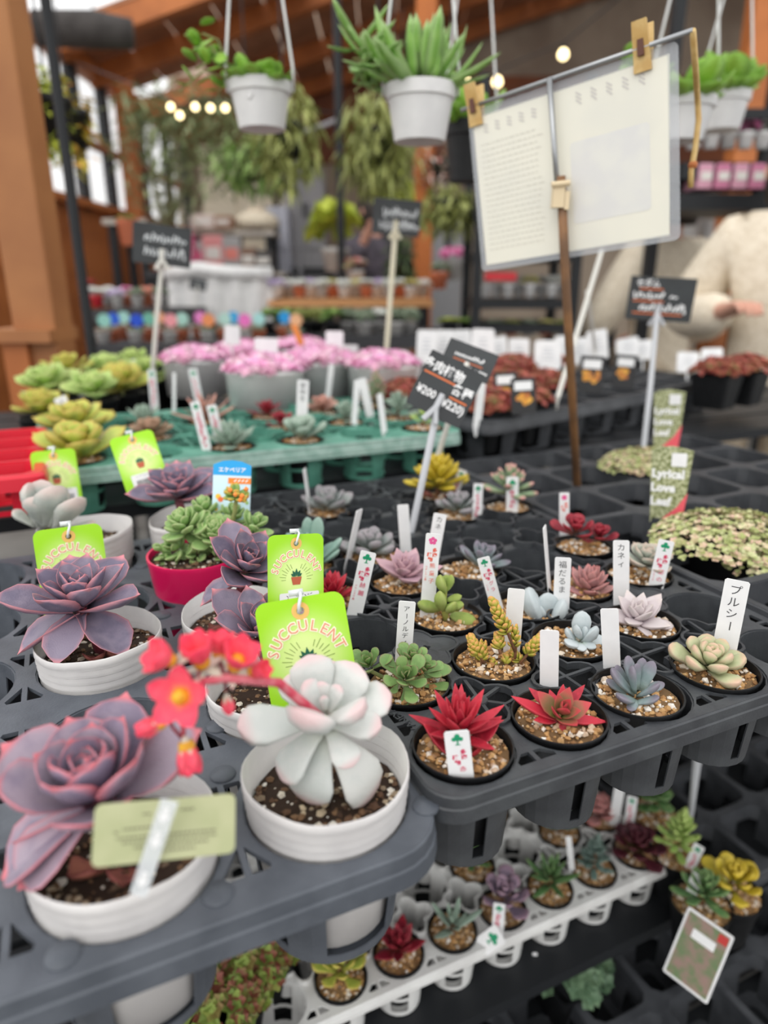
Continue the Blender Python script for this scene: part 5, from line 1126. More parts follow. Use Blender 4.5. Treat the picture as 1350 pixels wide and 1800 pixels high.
STEEL = mat('steel_rod', (168, 170, 172), .3, metal=.8); RUST = mat('rusty_pole', (146, 104, 66), .6, (112, 82, 58), 25, .3, 200); CLAMP = mat('cream_clamp', (222, 202, 166), .5)
stn = empty('notice_stand', tuple(PZ(1017, 905, .80)), 0, 'rusty steel pole with a wire crossbar and cream clamp', 'stand'); so_ = Vec(stn.location)
ptop = MN @ Vec((wN * .455, hN * 1.02, .008)); pbot = so_
mid = MN @ Vec((wN * .475, hN * .36, .010)); low = MN @ Vec((wN * .487, hN * .02, .012))
MB().tube([ptop - so_, mid - so_ + Vec((0, 0, -.01))], .0029, 10).build('upper_rod', STEEL, stn, None, True)
MB().tube([mid - so_ + Vec((0, 0, .02)), low - so_, Vec((0, 0, 0))], [.0048, .0050, .0052], 10).build('lower_pole', RUST, stn, None, True)
c0, c1 = MN @ Vec((-.006, hN * 1.015, .004)), MN @ Vec((wN * 1.06, hN * 1.015, .004))
MB().tube([c0 - so_, c1 - so_], .0024, 8).build('crossbar', STEEL, stn, None, True)
mb = MB(); mb.box((0, 0, 0), (.012, .011, .022)); mb.box((.009, -.002, -.004), (.005, .007, .018)); mb.tube([(-.009, -.006, .011), (.010, -.006, .013)], .003, 8); mb.build('clamp', CLAMP, stn, Mat.Translation(mid - so_ + zz * .004))
for fx, nm in ((.045, 'amber clip holding the left corner of the laminated notice'), (.86, 'amber clip holding the right corner of the laminated notice')):
    tc = MN @ Vec((wN * fx, hN * .97, 0)); q = empty('binder_clip', (0, 0, 0), 0, nm, 'clip', 'amber clips'); q.matrix_basis = Mat.Translation(tc) @ MN.to_3x3().to_4x4()
    AMB = mat('amber_plastic', (214, 182, 120), .35, (198, 160, 96), 80)
    for s in (-1, 1):
        mb = MB(); mb.loft([[(-w_, y, z - .0012), (w_, y, z - .0012), (w_, y, z + .0012), (-w_, y, z + .0012)] for y, z, w_ in ((-.012, s * .0022, .0085), (.0, s * .0032, .008), (.018, s * .0075, .0075), (.030, s * .0095, .007))]); mb.build('jaw', AMB, q)
    MB().box((0, .008, .006), (.006, .014, .004)).build('spring', mat('brown_spring', (96, 58, 44), .6), q)

# ---------------------------------------------------------------- hanging pots in front
L_HANG = leaf_mat('fresh_green_leaf', (116, 164, 52), (146, 186, 66), (150, 190, 80), (130, 176, 70)); L_HANG2 = leaf_mat('dark_fresh_leaf', (112, 164, 62), (134, 180, 80), (160, 196, 120), (196, 214, 166), edge_amt=.5)
def handle(r, R_, h, z1, dx=.0):
    for s in (-1, 1): MB().tube([(s * R_ * 1.04, 0, h - .012), (s * R_ * 1.05, 0, h + .02), (s * R_ * .55, 0, h + (z1 - h) * .6), (0, 0, z1)], .0022, 6).build('hanger_strap', WHITE, r, None, True)
HANGZ = 1.72
def hang_pot(label, px, top, bot, y0, R_, plant, m=WHITE, group=None):
    p = PY(*bot, y0); pt = PY(bot[0], top, y0); h = pt.z - p.z; r = empty('hanging_pot', tuple(p), 0, label, 'hanging plant', group)
    mb = MB(); mb.lathe([(R_ * .72, .0), (R_ * .9, h * .74), (R_ * .97, h * .76), (R_ * 1.0, h), (R_ * .93, h), (R_ * .88, h * .8), (R_ * .66, .006)], 32, True, True); o = mb.build('pot', m, r); smooth_by_angle(o.data)
    MB().lathe([(.001, h * .93), (R_ * .9, h * .93)], 20).build('soil', SOIL_D, r)
    handle(r, R_, h, HANGZ - p.z)
    n, me, L, dr = plant
    for k in range(n):
        a = rnd.uniform(0, 6.28); e = rnd.uniform(-.1, 1.2); q = Vec((math.cos(a), math.sin(a), 0)) * R_ * rnd.uniform(.1, .75) + Vec((0, 0, h * .93)); d = Vec((math.cos(a) * math.cos(e), math.sin(a) * math.cos(e), math.sin(e))); l = L * rnd.uniform(.7, 1.2)
        leaf_dir(r, me, q, d, l, 1.2)
    for k in range(dr):
        a = rnd.uniform(2.4, 3.9); q = Vec((math.cos(a) * R_ * .9, math.sin(a) * R_ * .9, h)); b = q + Vec((math.cos(a) * rnd.uniform(.03, .09), math.sin(a) * .03, rnd.uniform(-.02, .05))); MB().tube([q, q.lerp(b, .5) + Vec((0, 0, .02)), b], .0015, 5).build('vine', STEMG, r)
        for f in (.4, .7, 1.0): leaf_dir(r, me, q.lerp(b, f) + Vec((0, 0, .01)), Vec((rnd.uniform(-1, 1), rnd.uniform(-1, 0), rnd.uniform(-.6, .6))), L * .7, 1.3)
    return r
hang_pot('white hanging pot with a small J-shaped dent and trailing greens', 0, 146, (461, 228), 1.17, .0475, (60, leaf_mesh('oval', L_HANG, .12, .15, .3, True), .034, 8))
hang_pot('white hanging pot of glossy upright leaves with long pale straps', 0, 152, (738, 250), 1.10, .0505, (54, leaf_mesh('strap', L_HANG2, .2, .35, .5, True), .085, 8))
hang_pot('black hanging pot partly behind the laminated notice', 0, 215, (822, 320), 1.35, .045, (24, leaf_mesh('spoon', L_HANG, .2, .25, .4, True), .07, 0), BLACK)
hang_pot('white hanging pot seen through the edge of the laminated notice', 0, 175, (1190, 250), 1.30, .055, (30, leaf_mesh('oval', L_HANG, .2, .25, .3, True), .06, 3))
hang_pot('leafy hanging pot beside the right clip', 0, 165, (1265, 230), 1.55, .05, (34, leaf_mesh('oval', L_HANG, .2, .25, .3, True), .07, 0))
hp = [o for o in COL.objects if o.name == 'hanging_pot'][0]; MB().tube([(-.004, -.0415, .050), (-.005, -.0410, .038), (-.009, -.0395, .033), (-.014, -.0380, .036)], .0016, 6).build('hook_tab', WHITE, hp, None, True)
rl = empty('hanging_rail', (.2, 1.17, HANGZ), 0, 'black overhead rail that carries the hanging pots', 'rail')
for yy_ in (1.10, 1.17, 1.325, 1.55): MB().tube([(-1.6, yy_ - 1.17, 0), (1.6, yy_ - 1.17, 0)], .008, 8).build('rail_bar', METAL, rl)
for s in (-1, 1): MB().tube([(s * 1.55, -.07, 0), (s * 1.55, .38, 0)], .008, 8).build('cross_bar', METAL, rl); MB().tube([(s * 1.55, .15, 0), (s * 1.55, .15, -HANGZ)], .012, 8).build('upright', METAL, rl)
# ---------------------------------------------------------------- posts and pipes of the shop
def upright(name, label, px, py, y0, w, m, z1, cat='post', rnd_=False):
    p = PY(px, py, y0); r = empty(name, (p.x, p.y, 0), 0, label, cat)
    if rnd_: MB().tube([(0, 0, 0), (0, 0, z1)], w, 10).build('shaft', m, r); MB().lathe([(w * 2.2, 0), (w * 2.2, .006), (w, .008)], 14, True).build('foot_plate', m, r)
    else:
        mb = MB(); mb.loft([[(p_[0], p_[1], z) for p_ in rrect(w, w, w * .06, 2)] for z in (0, z1)]); mb.build('shaft', m, r); MB().box((0, 0, .03), (w * 1.15, w * 1.15, .06)).build('shoe', METAL, r)
    return r
POSTM = mat('planed_post_wood', (176, 118, 70), .6, (158, 102, 60), 4, .15, 60)
upright('wooden_post', 'broad planed wooden post behind the leafy green rosettes', 66, 500, 1.78, .105, POSTM, 2.5)
upright('wooden_post', 'orange wooden post in the middle of the shop', 743, 400, 4.5, .115, mat('orange_post_wood', (190, 108, 44), .6, (168, 92, 38), 4), 3.3)
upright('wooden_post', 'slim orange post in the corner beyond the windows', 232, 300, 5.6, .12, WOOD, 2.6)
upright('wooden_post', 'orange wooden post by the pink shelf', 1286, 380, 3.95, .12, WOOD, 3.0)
upright('steel_pipe', 'black steel pipe just in front of the broad wooden post', 146, 500, 1.62, .011, METAL, 2.4, 'pipe', True)
upright('steel_pipe', 'thin black pipe behind the white hanging pots', 598, 330, 3.9, .022, METAL, 2.9, 'pipe', True)
upright('steel_pipe', 'grey pipe carrying the bent rail', 596, 300, 5.2, .02, mat('grey_pipe', (112, 112, 116), .5), 2.35, 'pipe', True)
r = empty('wooden_ledge', tuple(PY(40, 590, 1.72)), 0, 'low wooden ledge at the side of the broad post', 'ledge'); MB().box((0, .05, 0), (.16, .16, .03)).build('board', POSTM, r); MB().box((-.02, .05, -.12), (.06, .12, .22)).build('bracket', WOOD, r)
r = empty('bent_rail', tuple(PY(560, 232, 4.8)), 0, 'grey curved rail under the dark red beam', 'rail'); MB().tube([PY(x, y, 4.8) - Vec(r.location) for x, y in ((520, 240), (545, 228), (570, 220), (598, 208))], .014, 8).build('bar', mat('pale_grey_pipe', (150, 150, 154), .5), r, None, True); MB().tube([PY(520, 240, 4.8) - Vec(r.location), Vec((PY(520, 240, 4.8).x, 4.8, 0)) - Vec(r.location)], .014, 8).build('leg', mat('grey_pipe', (112, 112, 116), .5), r)
# rolled dark shade up left
r = empty('rolled_shade', tuple(PY(165, 95, 3.6)), 0, 'dark grey rolled shade cloth under the roof', 'shade'); MB().tube([(-.25, 0, .1), (.0, .05, .11), (.16, .08, .1)], [.07, .075, .06], 14).build('roll', mat('dark_shade_cloth', (72, 68, 66), .9, (58, 54, 52), 12), r, None, True); MB().tube([(.0, .05, .1), (.0, .05, .9)], .004, 5).build('cord', METAL, r)

# ---------------------------------------------------------------- helpers for the far shop
def upot():
    mb = MB(); mb.lathe([(.72, 0), (.95, .8), (1.02, .82), (1.02, 1.0), (.9, 1.0), (.85, .82), (.68, .05)], 16, True, True); return mb
def mini(label, px, py, y0, wpx, m_pot, fol, fs=1.0, fz=.55, ph=.9, name='potted_plant', cat='plant', group=None, fx=1.0):
    """pot whose base is at pixel (px,py); wpx its width there; fol a foliage material"""
    p = PY(px, py, y0); R_ = wpx / 1200 * y0 / 2; h = R_ * 2 * ph
    r = empty(name, tuple(p), 0, label, cat, group)
    ob('pot', cached(('upot', m_pot.name), lambda: upot().mesh('pot', m_pot, True)), r, Mat.Diagonal((R_, R_, h, 1)))
    o = ob('foliage', clump_mesh('mini' + fol.name, 46, fol, 1.0, 1.0, 1.0, .42, k5=5, seed=21), r, Mat.Translation((0, 0, h * .9)) @ Mat.Rotation(rnd.uniform(0, 6), 4, 'Z') @ Mat.Diagonal((R_ * 1.15 * fs * fx, R_ * 1.15 * fs * fx, R_ * 2 * fz * fs, 1))); o['kind'] = 'stuff'
    return r, R_, h
F_GG = attr_mat('far_grey_green', [(130, 146, 122), (158, 168, 146), (110, 128, 104)]); F_G = attr_mat('far_green', [(118, 150, 76), (144, 172, 92), (98, 128, 62)]); F_LIME = attr_mat('far_lime', [(170, 182, 50), (190, 200, 76), (146, 160, 44)])
F_W = attr_mat('far_white_blossom', [(226, 226, 222), (238, 238, 236), (206, 210, 196)]); F_PK = attr_mat('far_pink_blossom', [(222, 130, 180), (232, 160, 196), (200, 110, 160)]); F_OL = attr_mat('far_olive', [(140, 148, 80), (164, 168, 96), (118, 126, 66)]); F_RED = attr_mat('far_red', [(170, 50, 52), (190, 76, 72), (140, 44, 48)]); F_LIL = attr_mat('far_lilac', [(196, 176, 214), (214, 200, 226), (226, 222, 230)]); F_YW = attr_mat('far_pale_yellow', [(214, 206, 130), (226, 222, 170), (196, 190, 110)])
M_TER = mat('terracotta', (196, 112, 80), .7); M_GRY = mat('pale_grey_pot', (178, 176, 174), .6); M_DK = BLACK
def table(label, px0, px1, py, y0, dep, m, th=.04, name='plant_table', legs=True, lm=None):
    a, b = PY(px0, py, y0), PY(px1, py, y0); r = empty(name, ((a.x + b.x) / 2, y0 + dep / 2, 0), 0, label, 'table'); w = b.x - a.x; z = a.z
    n = max(2, int(dep / .12)); 
    for k in range(n): MB().box((0, -dep / 2 + dep / n * (k + .5), z - th / 2), (w, dep / n - .006, th)).build('board', m, r)
    if legs:
        for sx in (-1, 1):
            for sy in (-1, 1): MB().box((sx * (w / 2 - .04), sy * (dep / 2 - .04), (z - th) / 2), (.04, .04, z - th)).build('leg', lm or METAL, r)
    return z
# dark table with coloured tags, left
table('dark table behind the leafy rosettes with many small tagged pots', 158, 575, 606, 2.35, .34, mat('dark_table', (52, 52, 55), .6), .07)
cols = [('teal', (150, 208, 196)), ('blue', (52, 100, 214)), ('aqua', (170, 220, 212)), ('royal blue', (40, 84, 210)), ('sea green', (120, 190, 168)), ('peach', (240, 170, 130)), ('rosy', (242, 160, 168)), ('mint', (176, 220, 208)), ('magenta pink', (236, 140, 206)), ('orange', (238, 150, 96)), ('pale mint', (186, 224, 214)), ('sky blue', (70, 176, 232)), ('hot pink', (238, 120, 196)), ('pale aqua', (176, 226, 224)), ('bright blue', (40, 156, 226)), ('apricot', (240, 184, 140))]
xs = [183, 199, 217, 240, 262, 279, 300, 320, 352, 366, 395, 410, 430, 455, 500, 520]
for k, (nm, c) in enumerate(cols):
    px = xs[k]; y0 = 2.41 + .09 * (k % 3); pz = 603 - 3 * (k % 3)
    r, R_, h = mini('small pot on the dark table carrying the %s disc tag' % nm, px, pz, y0, 26, M_TER if k % 3 else M_GRY, F_GG if k % 2 else attr_mat('far_rosy_green', [(176, 150, 140), (160, 160, 140), (200, 170, 160)]), .9, .3, .75, 'potted_cactus', 'plant', 'tagged pots on the dark table')
    A = PY(px, pz - 22, y0); t = empty('disc_tag', tuple(A), 0, '%s disc tag in a small pot on the dark table' % nm, 'tag', 'coloured disc tags'); t.matrix_basis = card_matrix(A, PY(px, pz - 50, y0), 0)
    ob('disc', plate_mesh('disc', circ(0, .034, .022, 16), [], -.001, .001, mat('tag_' + nm.replace(' ', '_'), c, .5)), t); MB().box((0, .006, 0), (.004, .03, .0012)).build('spike', LABW, t)
# assorted pots behind the post
table('shelf table behind the black pipe with assorted pots', 150, 310, 545, 2.95, .5, mat('dark_table', (52, 52, 55), .6), .05)
for k, (px, py, m_, f_, lb) in enumerate(((172, 540, mat('red_pot', (190, 40, 52), .4), F_W, 'red pot with white blossom beside the black pipe'), (192, 538, M_GRY, F_W, 'pale pot of white blossom next to the red one'), (208, 542, M_GRY, F_LIL, 'pale pot of lilac blossom on the shelf table'), (226, 538, M_TER, F_PK, 'terracotta pot of pink blossom on the shelf table'), (243, 540, M_GRY, F_GG, 'pale pot of grey green leaves on the shelf table'), (262, 538, M_TER, attr_mat('far_salmon', [(230, 150, 130), (240, 180, 160), (206, 130, 110)]), 'terracotta pot of salmon flowers on the shelf table'), (282, 540, M_GRY, F_GG, 'grey pot of pale leaves at the end of the shelf table'), (158, 525, WHITE, F_RED, 'white pot with red flowers half behind the broad post'))):
    mini(lb, px, py, 3.0 + .1 * (k % 2), 22, m_, f_, 1.1, .5, .9)
# white cloth table
z = table('table under a white cloth with a rolled edge', 296, 480, 492, 3.5, .28, WHITE, .05, lm=WHITE)
a, b = PY(296, 492, 3.5), PY(480, 492, 3.5); r = empty('table_cloth', ((a.x + b.x) / 2, 3.48, z), 0, 'white cloth hanging from the table below the grey packages', 'cloth')
mb = MB(); w = b.x - a.x; N = 24; mb.loft([[(-w / 2 + w * k / N, -.012 * math.sin(k * 1.3) - .01, zz_) for k in range(N + 1)] for zz_ in (.02, -.05, -.2)], False, False, False); mb.build('drape', WHITE, r, None, True)
MB().tube([(-w / 2, 0, .02), (-w * .2, -.01, .05), (w * .1, 0, .03), (w / 2, 0, .025)], .035, 10).build('rolled_edge', WHITE, r, None, True)
price_card('small grey price card against the white cloth', (348, 500), .075, .05, R(-10), 3.3, (340, 545), 3.3, [('s', .3, -.3, .0, .3)], lsize=.05)
# flower table in the middle
table('long flower table with an orange front board', 470, 762, 528, 3.4, .6, mat('orange_board', (206, 150, 98), .6), .03)
fl = [F_LIL, F_W, F_W, F_LIL, F_W, F_YW, F_W, F_YW, F_W, F_LIL, F_W, F_W, F_YW, F_W]
wd_ = ['lilac', 'white', 'snow white', 'pale lilac', 'creamy white', 'pale yellow', 'bright white', 'lemon', 'ivory', 'mauve', 'chalk white', 'milk white', 'straw yellow', 'pure white']
for k in range(14):
    px = 488 + k * 19.5; mini('pot of %s blossom on the long flower table' % wd_[k], px, 522, 3.48 + .14 * (k % 2), 22, (WHITE, M_GRY, M_TER)[k % 3], fl[k], 1.15, .45, .8, group='blossom pots on the long table')
# greens below
table('low dark bench of silvery and green plants', 455, 845, 590, 2.7, .5, mat('dark_table', (52, 52, 55), .6), .05)
for k, (px, f_, lb) in enumerate(((478, F_G, 'grass green tuft on the low dark bench'), (505, F_G, 'tall green tuft next to the grass green one'), (530, F_OL, 'olive tuft on the low dark bench'), (556, F_OL, 'dark olive tuft in the middle of the low bench'), (585, F_G, 'green tuft before the silvery pots'), (612, F_GG, 'silvery leaved pot on the low bench'), (640, F_GG, 'second silvery leaved pot on the low bench'), (668, F_W, 'white-leaved pot on the low bench'), (695, F_GG, 'silvery pot beside the pale stick'), (720, F_GG, 'last silvery pot on the low bench'), (790, F_LIME, 'lime green tuft at the end of the low bench'), (822, F_G, 'small green tuft at the end of the low bench'))):
    mini(lb, px, 588, 2.78 + .12 * (k % 2), 30, M_GRY if f_ in (F_GG, F_W) else M_DK, f_, 1.1, .65 if k < 10 else .25, .7, group='plants on the low dark bench')
mini('shrubby lime plant standing behind the flower table', 590, 478, 4.1, 46, M_GRY, F_LIME, 1.5, 1.0, .8)
mini('pot of white and red berries beside the shrubby lime plant', 625, 505, 3.9, 30, M_GRY, attr_mat('far_berry', [(206, 200, 196), (190, 90, 84), (150, 160, 120)]), 1.1, .6, .9)
# wall shelves, packages and cabinets
table('wall shelf of pink and grey packages', 335, 500, 478, 5.0, .35, mat('pale_shelf', (190, 182, 172), .6), .03, 'display_shelf', True)
table('upper wall shelf with pale boxes', 335, 480, 405, 5.0, .35, mat('pale_shelf', (190, 182, 172), .6), .03, 'display_shelf', True)
def package(label, px, py, y0, wpx, hpx, c, c2=None, name='package'):
    a = PY(px, py, y0); w = wpx / 1200 * y0; h = hpx / 1200 * y0 * 1.03; r = empty(name, tuple(a), 0, label, 'package', 'packages on the wall shelves')
    m_ = mat('pack_%d_%d_%d' % c, c, .5); mb = MB(); mb.loft([[(p[0], p[1], zz_) for p in rrect(w * q, .12 * q, .01, 2)] for zz_, q in ((0, 1), (h * .94, 1), (h, .94))]); mb.build('box', m_, r)
    mb = MB(); mb.box((0, -.0605, h * .5), (w * .7, .002, h * .35)); mb.build('printed_panel', mat('pack_%d_%d_%d' % (c2 or (220, 216, 210)), c2 or (220, 216, 210), .5), r)
for q in (('pale grey package with a pink stripe beside the grey price card', 350, 476, 5.0, 30, 44, (176, 172, 170), (226, 120, 150)), ('pink topped package on the wall shelf', 380, 476, 5.0, 34, 52, (214, 140, 140)), ('grey package with a salmon panel on the wall shelf', 412, 476, 5.0, 30, 50, (160, 158, 158), (220, 130, 120)), ('brown package at the end of the wall shelf', 440, 476, 5.0, 26, 34, (128, 96, 78)), ('dark package on the wall shelf', 466, 476, 5.0, 30, 30, (66, 62, 62)), ('cream package on the upper wall shelf', 360, 402, 5.0, 40, 20, (206, 188, 180)), ('brown striped package on the upper wall shelf', 395, 402, 5.0, 30, 18, (150, 112, 90)), ('rosy package beside the tree trunk', 338, 470, 4.9, 12, 50, (214, 96, 140))): package(*q)
r = empty('sack', tuple(PY(452, 404, 5.12)), 0, 'cream cloth sack on the upper wall shelf', 'sack'); mb = MB(); mb.lathe([(.13, 0), (.155, .03), (.15, .07), (.10, .11), (.05, .125), (.06, .145)], 18, True, True); mb.build('cloth', mat('cream_cloth', (224, 212, 190), .9), r, None, True); MB().lathe([(.052, .121), (.056, .125), (.052, .129)], 14).build('tie', WOODB, r)
def cabinet(label, px, py, y0, wpx, hpx, c):
    a = PY(px, py, y0); w = wpx / 1200 * y0; h = hpx / 1200 * y0; r = empty('metal_cabinet', (a.x, a.y, 0), 0, label, 'cabinet'); m_ = mat('cab_%d_%d_%d' % c, c, .5)
    MB().box((0, .15, (a.z + h) / 2), (w, .3, a.z + h)).build('body', m_, r)
    for s in (-1, 1): d = MB().box((s * w * .25, -.006, a.z + h * .5), (w * .47, .012, h * .96)).build('door', m_, r); MB().box((s * w * .05, -.018, a.z + h * .5), (.012, .014, .1)).build('handle', METAL, d)
cabinet('pale blue grey metal cabinet', 490, 440, 5.4, 34, 66, (176, 178, 190)); cabinet('tall grey metal cabinet next to the pale one', 540, 440, 5.6, 60, 120, (136, 134, 136)); cabinet('grey metal cabinet behind the orange post', 785, 480, 5.6, 50, 100, (140, 140, 142))
cabinet('cream back-room cupboard behind the feathery tree', 420, 400, 6.9, 112, 120, (240, 230, 206)); cabinet('white cupboard beside the cream one', 512, 330, 7.0, 40, 60, (220, 216, 208))
table('black counter in front of the cabinets', 512, 585, 470, 5.0, .4, METAL, .05)

# ---------------------------------------------------------------- trees, hanging greens
def cloud(key, n, m, rx, ry, rz, L, w, droop=0.3, seed=1):
    def mk():
        r2 = random.Random(seed); mb = MB()
        for i in range(n):
            while True:
                x, y, z = (r2.uniform(-1, 1) for _ in range(3))
                if x * x + y * y + z * z < 1: break
            o = Vec((x * rx, y * ry, z * rz)); a = r2.uniform(0, 6.28); d = Vec((math.cos(a), math.sin(a), r2.uniform(-.6, .8) - droop)).normalized(); e = d.cross(Vec((0, 0, 1))).normalized() * w * r2.uniform(.7, 1.3); l = L * r2.uniform(.6, 1.4); c = r2.random(); k = Vec((0, 0, -droop * l * .4)); t_ = d.cross(e).normalized() * w * .25
            mb.add([o, o + d * l * .5 + e, o + d * l + k, o + d * l * .5 - e, o + d * l * .5 + t_], [(0, 1, 4), (1, 2, 4), (2, 3, 4), (3, 0, 4), (0, 3, 2, 1)], (0, 0, c))
        return mb.mesh('foliage', m)
    return cached(('cloud', key), mk)
F_FEA = attr_mat('feathery_green', [(134, 146, 104), (156, 166, 122), (116, 130, 88), (166, 172, 132)])
tb = PY(292, 405, 3.9); r = empty('feathery_tree', tuple(tb - Vec((0, 0, .22))), 0, 'tall feathery tree with a forked trunk in a terracotta pot', 'tree')
ob('pot', upot().mesh('pot', M_TER, True), r, Mat.Diagonal((.11, .11, .2, 1)))
for q, (a, b, c) in enumerate((((290, 400), (272, 330), (262, 230)), ((296, 400), (322, 335), (352, 250)), ((293, 400), (300, 320), (310, 200)))):
    MB().tube([PY(*x, 3.9 + .1 * q) - tb + Vec((0, 0, .22)) for x in (a, b, c)] if q else [PY(*x, 3.9) - tb + Vec((0, 0, .22)) for x in (a, b, c)], [.018, .013, .006], 7).build('trunk', mat('grey_green_bark', (136, 136, 108), .8), r, None, True)
for px, py, rx, rz, n in ((318, 205, .30, .17, 330), (270, 270, .22, .22, 230), (360, 280, .26, .2, 250), (395, 215, .22, .16, 200), (300, 340, .22, .16, 120), (250, 190, .16, .12, 120)):
    o = ob('foliage', cloud('fea%d' % px, n, F_FEA, rx, rx * .8, rz, .085, .008, .3, px), r, Mat.Translation(PY(px, py, 3.9) - tb + Vec((0, 0, .22)))); o['kind'] = 'stuff'
table('low stand under the feathery tree', 255, 326, 476, 3.81, .3, mat('dark_table', (52, 52, 55), .6), .03)
table('narrow pale shelf beside the feathery tree', 178, 256, 384, 4.0, .35, mat('pale_shelf', (190, 182, 172), .6), .03, 'display_shelf')
mini('terracotta pot with a leafy plant under the pale shelf', 228, 432, 3.6, 34, M_TER, F_G, .8, .3, 1.2)
def hang_green(label, px, py, y0, rx, rz, m, n, L=.12, w=.012, droop=.8, k_=.55, pot=BLACK, z1=2.4):
    p = PY(px, py, y0); r = empty('hanging_greenery', tuple(p), 0, label, 'hanging plant', 'hanging greenery'); ob('pot', cached(('upot', pot.name), lambda: upot().mesh('pot', pot, True)), r, Mat.Translation((0, 0, -.07)) @ Mat.Diagonal((.06, .06, .10, 1)))
    o = ob('foliage', cloud('h%d%d' % (px, py), int(n * 2.2), m, rx, rx, rz, L * k_, w * k_, droop, px), r); o['kind'] = 'stuff'
    MB().tube([(0, 0, .0), (0, 0, z1 - p.z)], .003, 5).build('cord', METAL, r)
hang_green('drooping yellow green air plant in a black pot', 665, 245, 2.6, .13, .17, F_OL, 240, .13, .013, .9)
hang_green('trailing green plant hanging behind the dented white pot', 500, 235, 2.4, .11, .16, F_OL, 190, .12, .013, .9)
hang_green('trailing green plant below the trailing one, in a black pot', 440, 285, 3.0, .16, .10, F_G, 170, .11, .014, .7)
hang_green('yellow leafed hanging plant by the windows', 122, 215, 2.3, .06, .13, attr_mat('far_yellow_leaf', [(222, 190, 70), (196, 196, 84), (230, 170, 80)]), 110, .08, .02, .5)
hang_green('yellow green hanging plant behind the broad post', 85, 195, 2.0, .04, .11, F_LIME, 90, .07, .02, .5)
hang_green('mossy hanging plant beside the orange post', 785, 365, 3.1, .12, .10, F_OL, 170, .1, .014, .8)
hang_green('leafy hanging plant with red flowers behind the second white pot', 775, 290, 4.4, .16, .18, attr_mat('far_mixed', [(150, 150, 120), (196, 120, 110), (206, 200, 190), (120, 130, 90)]), 130, .09, .02, .4)
hang_green('dark leafy plant behind the second price card', 705, 470, 4.0, .08, .30, attr_mat('far_dark_green', [(58, 78, 42), (74, 94, 52)]), 220, .1, .015, .6)
hang_green('light green hanging plant above the second price card', 690, 325, 3.2, .09, .10, F_LIME, 120, .1, .014, .9)
mini('pot of magenta flowers behind the orange post', 795, 492, 3.8, 36, M_GRY, F_PK, 1.1, .5, .9)
mini('terracotta pot next to the magenta flowers', 772, 508, 3.7, 30, M_TER, F_GG, 1.0, .5, .9)

# ---------------------------------------------------------------- black rack of white flowers, right of the middle
a, b = PY(836, 575, 2.75), PY(1006, 575, 2.75); r = empty('flower_rack', ((a.x + b.x) / 2, 2.95, 0), 0, 'black steel rack of white flower pots behind the notice', 'rack'); w = b.x - a.x
for sx in (-1, 1):
    for sy in (-1, 1): MB().box((sx * w / 2, sy * .18, .9), (.035, .03, 1.8)).build('upright', METAL, r)
for py in (525, 568, 440, 350): zz_ = PY(900, py, 2.75).z; MB().box((0, 0, zz_ - .02), (w, .4, .035)).build('shelf', METAL, r)
for k in range(8): mini('white blossom pot on the black rack, %s' % ['first from the outer upright', 'second from the outer upright', 'third along the shelf', 'fourth along the shelf', 'with a yellowish heart', 'beside the inner upright', 'half behind the steel pole', 'beyond the steel pole'][k], 853 + k * 19.5, 522, 2.85 + .1 * (k % 2), 21, WHITE, F_YW if k == 4 else F_W, 1.15, .55, 1.0, group='white blossom pots on the rack')
for k in range(5): mini(['pinkish pot low on the black rack', 'brown leaved pot low on the black rack', 'dusty green pot low on the black rack', 'ochre leaved pot low on the black rack', 'olive pot low on the black rack'][k], 868 + k * 30, 566 + 24, 2.8, 26, M_TER if k % 2 else M_GRY, (F_GG, F_OL, F_GG, F_YW, F_OL)[k], 1.0, .35, .7, group='pots low on the rack')
for k in range(4): mini(['green pot high on the black rack', 'red flowered pot high on the black rack', 'leafy pot high on the black rack', 'white flowered pot high on the black rack'][k], 870 + k * 34, 438, 2.85, 24, M_GRY, (F_G, F_RED, F_OL, F_W)[k], 1.2, .6, .9, group='pots high on the rack')
MB().box((0, 0, 0), (.12, .01, .03)).build('red_strip', mat('red_strip', (190, 36, 46), .5), r, Mat.Translation(PY(880, 486, 2.74) - Vec(r.location)))
# right-hand shelves with pink goods
a, b = PY(1200, 285, 2.5), PY(1420, 285, 2.5); r = empty('goods_shelf', ((a.x + b.x) / 2, 2.65, 0), 0, 'black shelves of pink potted goods at the right', 'rack'); w = b.x - a.x
for py, hh_ in ((285, .05), (340, .05), (190, .03)): zz_ = PY(1250, py, 2.5).z; MB().box((0, 0, zz_ - hh_ / 2), (w, .3, hh_)).build('shelf', METAL, r)
for sx in (-1, 1): MB().box((sx * (w / 2 - .02), .1, 1.1), (.04, .04, 2.2)).build('upright', METAL, r)
for k in range(5): mini('%s pot on the black goods shelf' % ['rosy blossom', 'white blossom', 'deep pink blossom', 'pale pink blossom', 'snowy blossom'][k], 1218 + k * 30, 262, 2.55, 26, (WHITE, F_W and WHITE, M_GRY, WHITE, WHITE)[k], (F_PK, F_W, F_PK, F_PK, F_W)[k], 1.1, .9, .9, group='pots on the goods shelf')
for k in range(4): package('pink wrapped bundle on the lower goods shelf, %s' % ['by the amber twine', 'second along', 'third along', 'last along'][k], 1225 + k * 30, 335, 2.55, 24, 34, (206, 150, 170) if k % 2 == 0 else (196, 120, 150))
mini('bucket of deep red flowers behind the notice corner', 1208, 425, 4.15, 40, M_GRY, F_RED, 1.1, .7, 1.0); mini('lime leaved pot between the two cream-clad people', 1205, 522, 3.45, 50, M_GRY, F_LIME, 1.0, .5, .5); table('small grey stand for the bucket of red flowers', 1185, 1275, 427, 4.0, .45, M_GRY, .03); mini('white blossom pot beyond the red flowers', 1248, 424, 4.2, 36, WHITE, F_W, 1.1, .6, .9)
